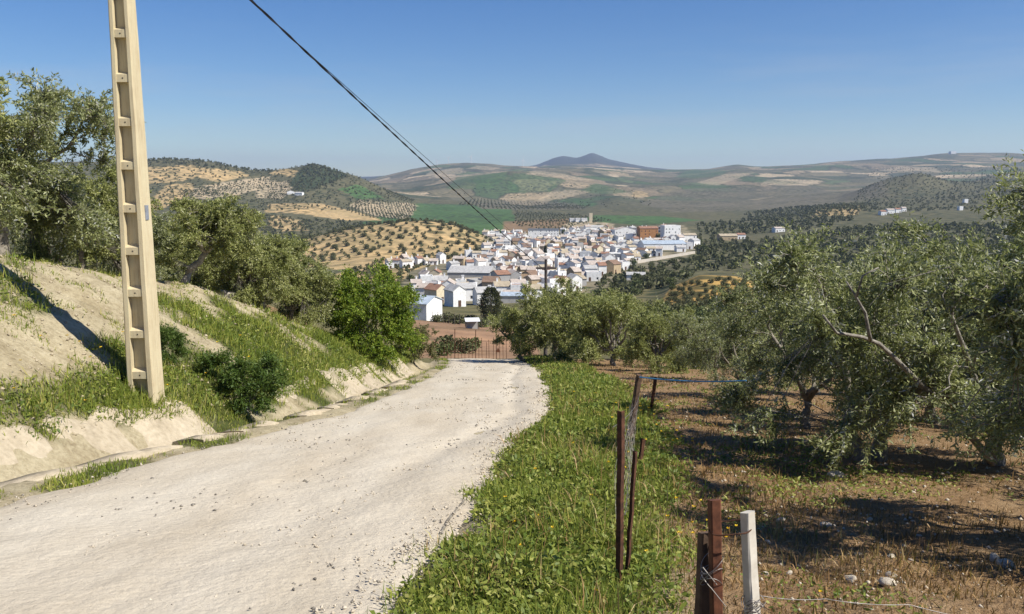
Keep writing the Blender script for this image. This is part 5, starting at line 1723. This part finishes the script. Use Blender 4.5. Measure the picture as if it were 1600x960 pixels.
# ------------------------------------------------------------------ trees of the country beyond
def far_tree_mesh(seed, n, size, leaf, lumps=7, hgt=0.8):
    rng = np.random.default_rng(seed)
    c = rng.normal(size=(lumps, 3)) * np.array([0.24, 0.24, 0.14]) + np.array([0, 0, 0.55])
    c[:, 2] = np.clip(c[:, 2], 0.3, 1.0)
    li = rng.integers(0, lumps, n)
    d = norm(rng.normal(size=(n, 3)))
    P = c[li] + d * rng.uniform(0.30, 0.55, n)[:, None]
    P[:, 2] = np.maximum(P[:, 2], 0.12)
    P *= np.array([1, 1, hgt * 1.2])
    D_ = norm(rng.normal(size=(n, 3)) + d * 0.4)
    V, F = leaf_quads(P - D_ * size * 0.5, D_, size * rng.uniform(0.7, 1.3, n), size * rng.uniform(0.5, 0.9, n), rng, 0.1)
    rnd = np.clip(rng.uniform(0, 0.8, n) + rng.uniform(0, 0.2, lumps)[li], 0, 1)
    return V, F, np.repeat(rnd, 4)


M['far_leaf'] = leaf_mat('far_leaf', [(0.0, (0.05, 0.055, 0.024)), (0.6, (0.10, 0.105, 0.045)), (1.0, (0.17, 0.165, 0.08))], 0.12, 0.7, 0.2)
M['far_green'] = leaf_mat('far_green', [(0.0, (0.04, 0.06, 0.02)), (0.6, (0.09, 0.11, 0.036)), (1.0, (0.16, 0.17, 0.06))], 0.15, 0.7, 0.2)
FT = []
for i in range(4):
    V, F, r_ = far_tree_mesh(200 + i, 520, 0.20, 'far_leaf')
    FT.append((MB().tube([(0, 0, -0.2), (0.03, 0, 0.25), (0.0, 0.04, 0.55)], [0.09, 0.06, 0.04], 6).mesh('trunk', M['bark']), mesh_np('crown', V, F, M['far_leaf' if i < 2 else 'far_green'], attrs={'rnd': r_})))


def far_tree(name, x, y, size, label, group, cat='olive tree', kind=None, sz=1.0):
    k = R.randrange(2) if kind is None else kind
    o = plant_tree(name, FT[k], (x, y, gz(x, y)), label, cat, group, R.uniform(0, 6.28), size * 0.62, size * 0.62 * sz)
    return o


def grove(poly, d0, d1, sp, sp2, rot, jit=0.15, thin=0.0, seed=0, x_rng=None):
    """planted rows: points of a turned grid that show inside a photo outline between two distances"""
    rng = np.random.default_rng(seed + 900)
    pxs = [p[0] for p in poly]
    x0 = min((p - 800) / FPX * (d1 if p < 800 else d0) for p in pxs); x1 = max((p - 800) / FPX * (d1 if p > 800 else d0) for p in pxs)
    cx, cy = (x0 + x1) / 2, (d0 + d1) / 2
    rad = math.hypot(x1 - x0, d1 - d0) / 2 + 20
    a = np.arange(-rad, rad, sp); b_ = np.arange(-rad, rad, sp2)
    A, B = np.meshgrid(a, b_)
    A = A.ravel() + rng.normal(size=A.size) * sp * jit; B = B.ravel() + rng.normal(size=B.size) * sp2 * jit
    x = cx + A * math.cos(rot) - B * math.sin(rot); y = cy + A * math.sin(rot) + B * math.cos(rot)
    k = (y > d0) & (y < d1)
    x = x[k]; y = y[k]
    z = ground(x, y)
    px, py = to_px(x, y, z)
    k = in_poly(px, py, poly) & (rng.uniform(size=len(x)) > thin)
    return x[k], y[k], z[k]


def visible(x, y, z, lift=2.0):
    """keep the points that the land in front does not hide"""
    t = np.linspace(0.08, 0.985, 60)
    ok = np.ones(len(x), bool)
    for q in t:
        ok &= ground(x * q, y * q) < CAMZ + (z + lift - CAMZ) * q + 1.0
    return ok


# individual trees: olive rows on the tan hill left of the village and on the yellow hill at right
x, y, z = grove([(430, 425), (440, 385), (500, 364), (580, 350), (650, 340), (720, 352), (780, 382), (785, 398), (700, 408), (600, 400), (520, 408)], 600, 900, 11.0, 9.5, 0.45, 0.16, 0.08, 1)
k = visible(x, y, z); x, y, z = x[k], y[k], z[k]
print('tan hill', len(x))
hill_pts = list(zip(x, y))
R.shuffle(hill_pts)
for xx, yy in hill_pts[:190]:
    qx, qy = to_px(xx, yy, gz(xx, yy))
    wh = ('upper' if qy < 362 else 'middle' if qy < 382 else 'lower') + ' ' + ('left' if qx < 570 else 'central' if qx < 670 else 'right')
    far_tree('olive_tree', xx, yy, R.uniform(3.0, 6.0), 'small round olive tree in the rows on the %s part of the tan hill' % wh, 'olive trees on the %s tan hill' % wh)
hill_rest = hill_pts[190:]
x, y, z = grove([(1022, 500), (1042, 462), (1075, 428), (1130, 422), (1172, 442), (1180, 500)], 245, 345, 5.6, 5.2, 0.3, 0.12, 0.08, 2)
k = visible(x, y, z); x, y, z = x[k], y[k], z[k]
print('yellow hill', len(x))
for xx, yy in list(zip(x, y))[:70]:
    qx, qy = to_px(xx, yy, gz(xx, yy))
    wh = ('upper' if qy < 450 else 'lower') + ' ' + ('left' if qx < 1100 else 'right')
    far_tree('olive_tree', xx, yy, R.uniform(2.0, 2.9), 'young olive tree in the rows on the %s part of the yellow hillside' % wh, 'young olive trees, %s yellow hillside' % wh)

# trees and bushes of the valley right of the village
rng = np.random.default_rng(77)
pts = []
for _ in range(900):
    d = math.exp(rng.uniform(math.log(150), math.log(480))); px = rng.uniform(930, 1330)
    xx = (px - 800) / FPX * d
    zz = gz(xx, d); qx, qy = to_px(xx, d, zz)
    if in_poly(np.array([qx]), np.array([qy]), [(1028, 495), (1045, 460), (1078, 425), (1130, 420), (1175, 442), (1185, 500)])[0] and d > 240: continue
    if qx < 985 and d > 330 and qy < 452: continue
    if all((xx - a) ** 2 + (d - b_) ** 2 > 20 for a, b_ in pts) and free(xx, d, 3):
        pts.append((xx, d))
for i, (xx, yy) in enumerate(pts[:110]):
    qx, qy = to_px(xx, yy, gz(xx, yy))
    wh = 'left of the yellow hillside' if qx < 1040 else 'around the yellow hillside' if qx < 1180 else 'right of the yellow hillside'
    wd_ = 'near' if yy < 230 else 'middle' if yy < 340 else 'far'
    far_tree('valley_tree', xx, yy, R.uniform(3.2, 6.2), 'dark green tree in the %s part of the thicket %s' % (wd_, wh), '%s thicket trees %s' % (wd_, wh), 'tree', R.randrange(4), R.uniform(0.8, 1.2))
# trees between the houses
vt = [(705, 470, 300, 5), (640, 440, 330, 5), (725, 448, 330, 4), (690, 412, 430, 6), (660, 415, 430, 5), (742, 412, 480, 5), (800, 404, 520, 5), (866, 405, 500, 5), (890, 432, 420, 5), (930, 412, 500, 5), (975, 420, 430, 6),
      (990, 415, 480, 6), (820, 445, 340, 4), (760, 425, 420, 4), (945, 372, 750, 7), (1030, 372, 720, 6), (1010, 404, 560, 5), (1075, 388, 640, 7), (1090, 384, 640, 8), (1098, 395, 600, 8), (880, 365, 850, 6), (905, 366, 850, 6), (925, 368, 850, 7), (940, 366, 850, 7), (812, 372, 860, 5)]
for i, (px, py, d0, s) in enumerate(sorted(vt)):
    xx, yy, zz = hit(px, py, d0)
    far_tree('village_tree', xx, yy, s, 'small dark tree between the village houses, %s such tree from the left' % ORD[i], 'trees between the village houses', 'tree', 2 + i % 2)


def cypress(name, label, px, py, d0, h, wid, leaf='conifer_leaf', n=1600, seed=5, ls=0.5, cone=True):
    rng = np.random.default_rng(seed)
    t = rng.uniform(0, 1, n) ** 0.8
    rr = wid * (np.minimum(1, t * 5) * (1 - t * 0.9) ** 0.7 if cone else np.sin(np.pi * (0.1 + 0.85 * t)) ** 0.7) * rng.uniform(0.5, 1.12, n)
    a = rng.uniform(0, 6.28, n)
    lump = 1 + 0.35 * np.sin(a * 3 + t * 17) * np.sin(t * 23)
    P = np.stack([np.cos(a) * rr * lump, np.sin(a) * rr * lump, 0.08 * h + t * h * 0.92], 1)
    D_ = norm(np.stack([np.cos(a), np.sin(a), rng.uniform(-0.3, 1.2, n)], 1) + rng.normal(size=(n, 3)) * 0.4)
    V, F = leaf_quads(P, D_, ls * rng.uniform(0.6, 1.3, n), ls * 0.4, rng)
    me = mesh_np('crown', V, F, M[leaf], attrs={'rnd': np.repeat(rng.uniform(0, 1, n), 4)})
    tr = MB().tube([(0, 0, -0.5), (0, 0, h * 0.5), (0, 0, h * 0.9)], [wid * 0.12, wid * 0.09, 0.03], 7).mesh('trunk', M['bark'])
    x_, y_, z_ = hit(px, py, d0)
    plant_tree(name, (tr, me), (x_, y_, z_), label, 'tree')


cypress('dark_conifer', 'tall dark conifer in front of the village above the road end', 767, 508, 120, 7.6, 2.0, n=5200, ls=0.42, cone=False)
cypress('cypress', 'dark pointed cypress in the middle of the village', 852, 406, 420, 10, 1.3, seed=8, ls=0.7)
for i, (px, py, s) in enumerate([(700, 548, 2.4), (722, 552, 2.2), (742, 549, 2.0), (690, 556, 1.8), (716, 507, 3.2), (700, 505, 3.6), (735, 506, 3.0), (752, 512, 2.4), (682, 504, 2.6)]):
    xx, yy, zz = hit(px, py, 62)
    far_tree('shrub', xx, yy, s, ['green shrub behind the gate, leftmost but one', 'green shrub behind the gate, widest of the low ones', 'brownish shrub behind the gate on the red soil', 'green shrub at the left end of the gate',
             'silvery bush right of the white barn', 'dense bush directly right of the white barn', 'bush in front of the village left of the conifer', 'small bush at the foot of the dark conifer', 'low bush against the white barn wall'][i], 'shrubs between the gate and the village', 'shrub', i % 4, 0.85)

# the rest of the planted and wild trees, far off: one mass
VX = [far_tree_mesh(300 + i, 19, 0.66, 'far_leaf', 4) for i in range(5)]
acc = [np.array(hill_rest).reshape(-1, 2)]; size = [np.full(len(hill_rest), 4.6)]


def mass(poly, d0, d1, sp, sp2, rot, s, jit=0.12, thin=0.0, seed=0):
    x, y, z = grove(poly, d0, d1, sp, sp2, rot, jit, thin, seed)
    if len(x):
        k = visible(x, y, z, s)
        acc.append(np.stack([x[k], y[k]], 1)); size.append(np.full(k.sum(), s))


mass([(225, 330), (225, 250), (300, 246), (400, 262), (440, 262), (500, 256), (560, 276), (620, 300), (600, 316), (545, 330), (420, 330)], 1350, 2030, 17, 15, 0.5, 5.5, 0.25, 0.25, 3)
mass([(455, 300), (470, 264), (492, 254), (545, 276), (500, 300)], 1600, 2040, 10, 10, 0.2, 8, 0.4, 0.25, 4)
mass([(410, 312), (425, 282), (470, 282), (445, 314)], 1300, 2000, 16, 6, 1.25, 4.0, 0.08, 0, 5)
mass([(260, 306), (330, 290), (425, 278), (425, 292), (300, 312)], 1300, 2000, 16, 6, 1.15, 4.0, 0.08, 0, 6)
mass([(540, 330), (560, 312), (655, 318), (640, 345), (580, 342)], 1150, 1900, 19, 6, 1.75, 4.5, 0.08, 0, 7)
mass([(600, 306), (610, 296), (650, 312), (640, 318)], 1500, 2100, 19, 6, 1.9, 4.5, 0.08, 0, 7)
mass([(800, 352), (805, 330), (900, 336), (960, 344), (900, 352), (890, 366)], 1050, 2000, 24, 10, 1.75, 4.2, 0.08, 0, 8)
mass([(715, 320), (740, 310), (920, 322), (900, 336), (800, 330)], 1900, 2700, 26, 10, 1.6, 4.6, 0.08, 0.05, 9)
mass([(395, 420), (400, 335), (480, 342), (600, 350), (560, 358), (500, 368), (440, 390)], 850, 1500, 13, 12, 0.3, 6.0, 0.4, 0.1, 10)
mass([(520, 450), (540, 425), (600, 405), (690, 412), (640, 430), (610, 455)], 420, 640, 9, 8, 0.3, 4.2, 0.25, 0.15, 11)
mass([(1085, 440), (1090, 385), (1180, 378), (1340, 355), (1600, 350), (1600, 450), (1200, 450)], 480, 1250, 9.5, 9.5, 0.2, 6.0, 0.35, 0.08, 12)
mass([(1150, 380), (1165, 335), (1260, 320), (1360, 318), (1330, 345), (1230, 372)], 900, 1700, 14, 13, 0.4, 7.0, 0.3, 0.15, 13)
mass([(1320, 350), (1340, 300), (1380, 276), (1440, 268), (1500, 285), (1600, 280), (1600, 350)], 1200, 2150, 13, 13, 0.5, 4.4, 0.5, 0.3, 14)
mass([(1090, 400), (1085, 352), (1160, 345), (1170, 385)], 650, 1300, 14, 14, 0.5, 7.0, 0.45, 0.3, 16)
mass([(560, 356), (600, 340), (660, 344), (720, 352), (700, 360)], 880, 1200, 14, 12, 0.4, 8.0, 0.45, 0.2, 17)
mass([(700, 300), (850, 285), (1000, 300), (1050, 330), (900, 330)], 2050, 3300, 45, 40, 0.4, 5.5, 0.5, 0.5, 18)
mass([(1340, 280), (1380, 262), (1600, 258), (1600, 290)], 2100, 4500, 40, 40, 0.4, 6.5, 0.5, 0.4, 19)
mass([(230, 256), (240, 240), (420, 240), (420, 272)], 1850, 2080, 13, 13, 0.0, 8.0, 0.5, 0.55, 20)
mass([(925, 452), (955, 428), (1085, 404), (1110, 420), (1040, 450), (960, 470)], 330, 640, 7.5, 7.0, 0.4, 4.6, 0.3, 0.1, 21)
A_ = np.concatenate(acc); S_ = np.concatenate(size)
print('far trees', len(A_))
zz = ground(A_[:, 0], A_[:, 1])
rr = np.random.default_rng(55)
VV_, FF_, RR_ = [], [], []
base = 0
pick = rr.integers(0, 5, len(A_))
for i in range(5):
    k = pick == i
    V, F, r_ = VX[i]
    n = k.sum()
    a = rr.uniform(0, 6.28, n); s = S_[k] * rr.uniform(0.7, 1.2, n) * 0.62
    X = (V[None, :, 0] * np.cos(a)[:, None] - V[None, :, 1] * np.sin(a)[:, None]) * s[:, None] + A_[k, 0][:, None]
    Y = (V[None, :, 0] * np.sin(a)[:, None] + V[None, :, 1] * np.cos(a)[:, None]) * s[:, None] + A_[k, 1][:, None]
    Z = V[None, :, 2] * s[:, None] + zz[k][:, None]
    VV_.append(np.stack([X, Y, Z], 2).reshape(-1, 3))
    FF_.append((F[None] + (np.arange(n) * len(V))[:, None, None]).reshape(-1, 4) + base)
    RR_.append(np.tile(r_, n)); base += n * len(V)
tag(obj('distant_groves', mesh_np('distant_groves', np.concatenate(VV_), np.concatenate(FF_), M['far_leaf'], attrs={'rnd': np.concatenate(RR_)})),
    'far olive groves and scrub dotting the hills round the village', 'groves', kind='stuff')

# ------------------------------------------------------------------ gate and fence at the road end
def bar(mb, a, b_, r): mb.tube([a, b_], r, 6)


ga = Vector(at(694, 560, 50.0)); gb = Vector(at(792, 560, 50.0))
gz0 = min(gz(ga.x, 50), gz(gb.x, 50))
rt = empty('wire_gate', (ga.x, 50.0, gz0))
tag(rt, 'rusty wire gate of thin upright bars across the road end', 'gate')
Lg = gb.x - ga.x; rj = random.Random(12)
topz = at(740, 532, 50.0)[2] - gz0
for i in range(19):
    xx = Lg * i / 18
    hh = topz * (1.0 + (0.45 if i % 6 == 3 else 0) + rj.uniform(-0.08, 0.12))
    mb = MB(); bar(mb, (xx, 0, -0.5), (xx + rj.uniform(-0.05, 0.05), 0, hh), 0.022 if i % 6 == 3 else 0.014)
    mb.build('gate_bar', M['rust'], rt)
for h in (0.25, 0.6, 0.97):
    mb = MB(); bar(mb, (0, 0.01, topz * h), (Lg, 0.01, topz * h), 0.012); mb.build('gate_rail', M['rust'], rt)
mb = MB(); tx = Lg * 0.86; tz = topz * 0.62
mb.add([(tx - 0.14, -0.05, tz - 0.1), (tx + 0.14, -0.05, tz - 0.1), (tx, -0.05, tz + 0.2), (tx - 0.14, -0.03, tz - 0.1), (tx + 0.14, -0.03, tz - 0.1), (tx, -0.03, tz + 0.2)],
       [(0, 1, 2), (5, 4, 3), (0, 3, 4, 1), (1, 4, 5, 2), (2, 5, 3, 0)])
mb.build('triangular_plate', M['rust_red'], rt)

fp = []
for i, px in enumerate(np.linspace(676, 812, 17)):
    x_, y_, z_ = hit(px, 503 + (px - 676) * 0.13, 85); fp.append((x_, y_, z_))
o0 = Vector(fp[0]); rt = empty('bank_fence', o0)
tag(rt, 'thin dark post and wire fence along the top of the earth bank', 'fence')
for p in fp:
    q = Vector(p) - o0
    mb = MB(); bar(mb, q + Vector((0, 0, -0.4)), q + Vector((0, 0, 2.1)), 0.04); mb.build('fence_post', M['grey_pole'], rt)
for h in (0.7, 1.3, 2.0):
    mb = MB()
    for i in range(len(fp) - 1):
        bar(mb, Vector(fp[i]) - o0 + Vector((0, 0, h)), Vector(fp[i + 1]) - o0 + Vector((0, 0, h)), 0.012)
    mb.build('fence_wire', M['wire'], rt)

# open shed with a white sheet roof below the village
x_, y_, z_ = hit(738, 514, 110)
rt = empty('open_shed', (x_, y_, z_), 0.15)
rt.scale = (0.6, 0.6, 0.6)
tag(rt, 'small open shed with a white sheet roof left of the dark conifer', 'shed')
for sx in (-1, 1):
    for sy in (-1, 1):
        MB().box(sx * 1.5 - 0.06, sx * 1.5 + 0.06, sy * 1.1 - 0.06, sy * 1.1 + 0.06, -0.5, 2.0).build('post', M['grey_pole'], rt)
MB().add([(-1.8, -1.4, 1.95), (1.8, -1.4, 1.95), (1.8, 1.4, 2.45), (-1.8, 1.4, 2.45), (-1.8, -1.4, 2.03), (1.8, -1.4, 2.03), (1.8, 1.4, 2.53), (-1.8, 1.4, 2.53)],
         [(3, 2, 1, 0), (4, 5, 6, 7), (0, 1, 5, 4), (1, 2, 6, 5), (2, 3, 7, 6), (3, 0, 4, 7)]).build('roof', M['white_metal'], rt)
MB().box(-1.42, 1.42, 1.0, 1.08, -0.5, 1.9).build('back_wall', WALLS['grey'], rt)

# wind turbines on the far ridge
for i, (px, py, hp) in enumerate([(683, 261, 16), (701, 258, 18), (736, 256, 17), (817, 262, 18), (671, 266, 14)]):
    d = 5450
    b_ = at(px, py + 2, d); hgt = (hp - 5) * d / FPX
    rt = empty('wind_turbine', (b_[0], b_[1], gz(b_[0], b_[1])), 0.1 * i)
    tag(rt, 'white wind turbine on the far ridge, %s from the left' % ['second', 'third', 'fourth', 'rightmost', 'leftmost'][i], 'wind turbine', 'wind turbines on the ridge')
    hh = b_[2] - gz(b_[0], b_[1]) + hgt
    MB().tube([(0, 0, -2), (0, 0, hh)], [2.2, 1.3], 10).build('tower', M['white_metal'], rt)
    MB().box(-1.6, 1.6, -4, 5, hh - 1.5, hh + 2).build('nacelle', M['white_metal'], rt)
    for k in range(3):
        a = 0.5 * i + k * 2.094; bl = 26
        u = Vector((math.cos(a), 0, math.sin(a))); w = Vector((-math.sin(a), 0, math.cos(a)))
        c = Vector((0, -4.6, hh))
        MB().add([c + w * -0.8, c + w * 0.8, c + u * 8 + w * 1.5, c + u * bl, c + u * 8 - w * 1.0, c + Vector((0, 0.8, 0)), c + u * 8 + Vector((0, 0.6, 0))],
                 [(0, 4, 2, 1), (4, 3, 2), (5, 1, 2, 6), (5, 6, 4, 0), (6, 2, 3), (6, 3, 4)]).build('blade', M['white_metal'], rt)

# ------------------------------------------------------------------ haze
hm, nt, out = new_mat('haze')
pv = nt.nodes.new('ShaderNodeVolumePrincipled')
pv.inputs['Color'].default_value = (0.60, 0.74, 1.0, 1)
pv.inputs['Density'].default_value = HAZE
pv.inputs['Anisotropy'].default_value = 0.2
nt.links.new(pv.outputs[0], out.inputs['Volume'])
zlo = float(min(zf.min(), zn.min())) - 4.0
zhi = float(zf.max()) + 60
hz = MB().box(-16500, 16500, -40, 12900, zlo, zhi).build('haze', hm)
tag(hz, 'thin pale haze over the valley and far hills', 'haze', kind='stuff')
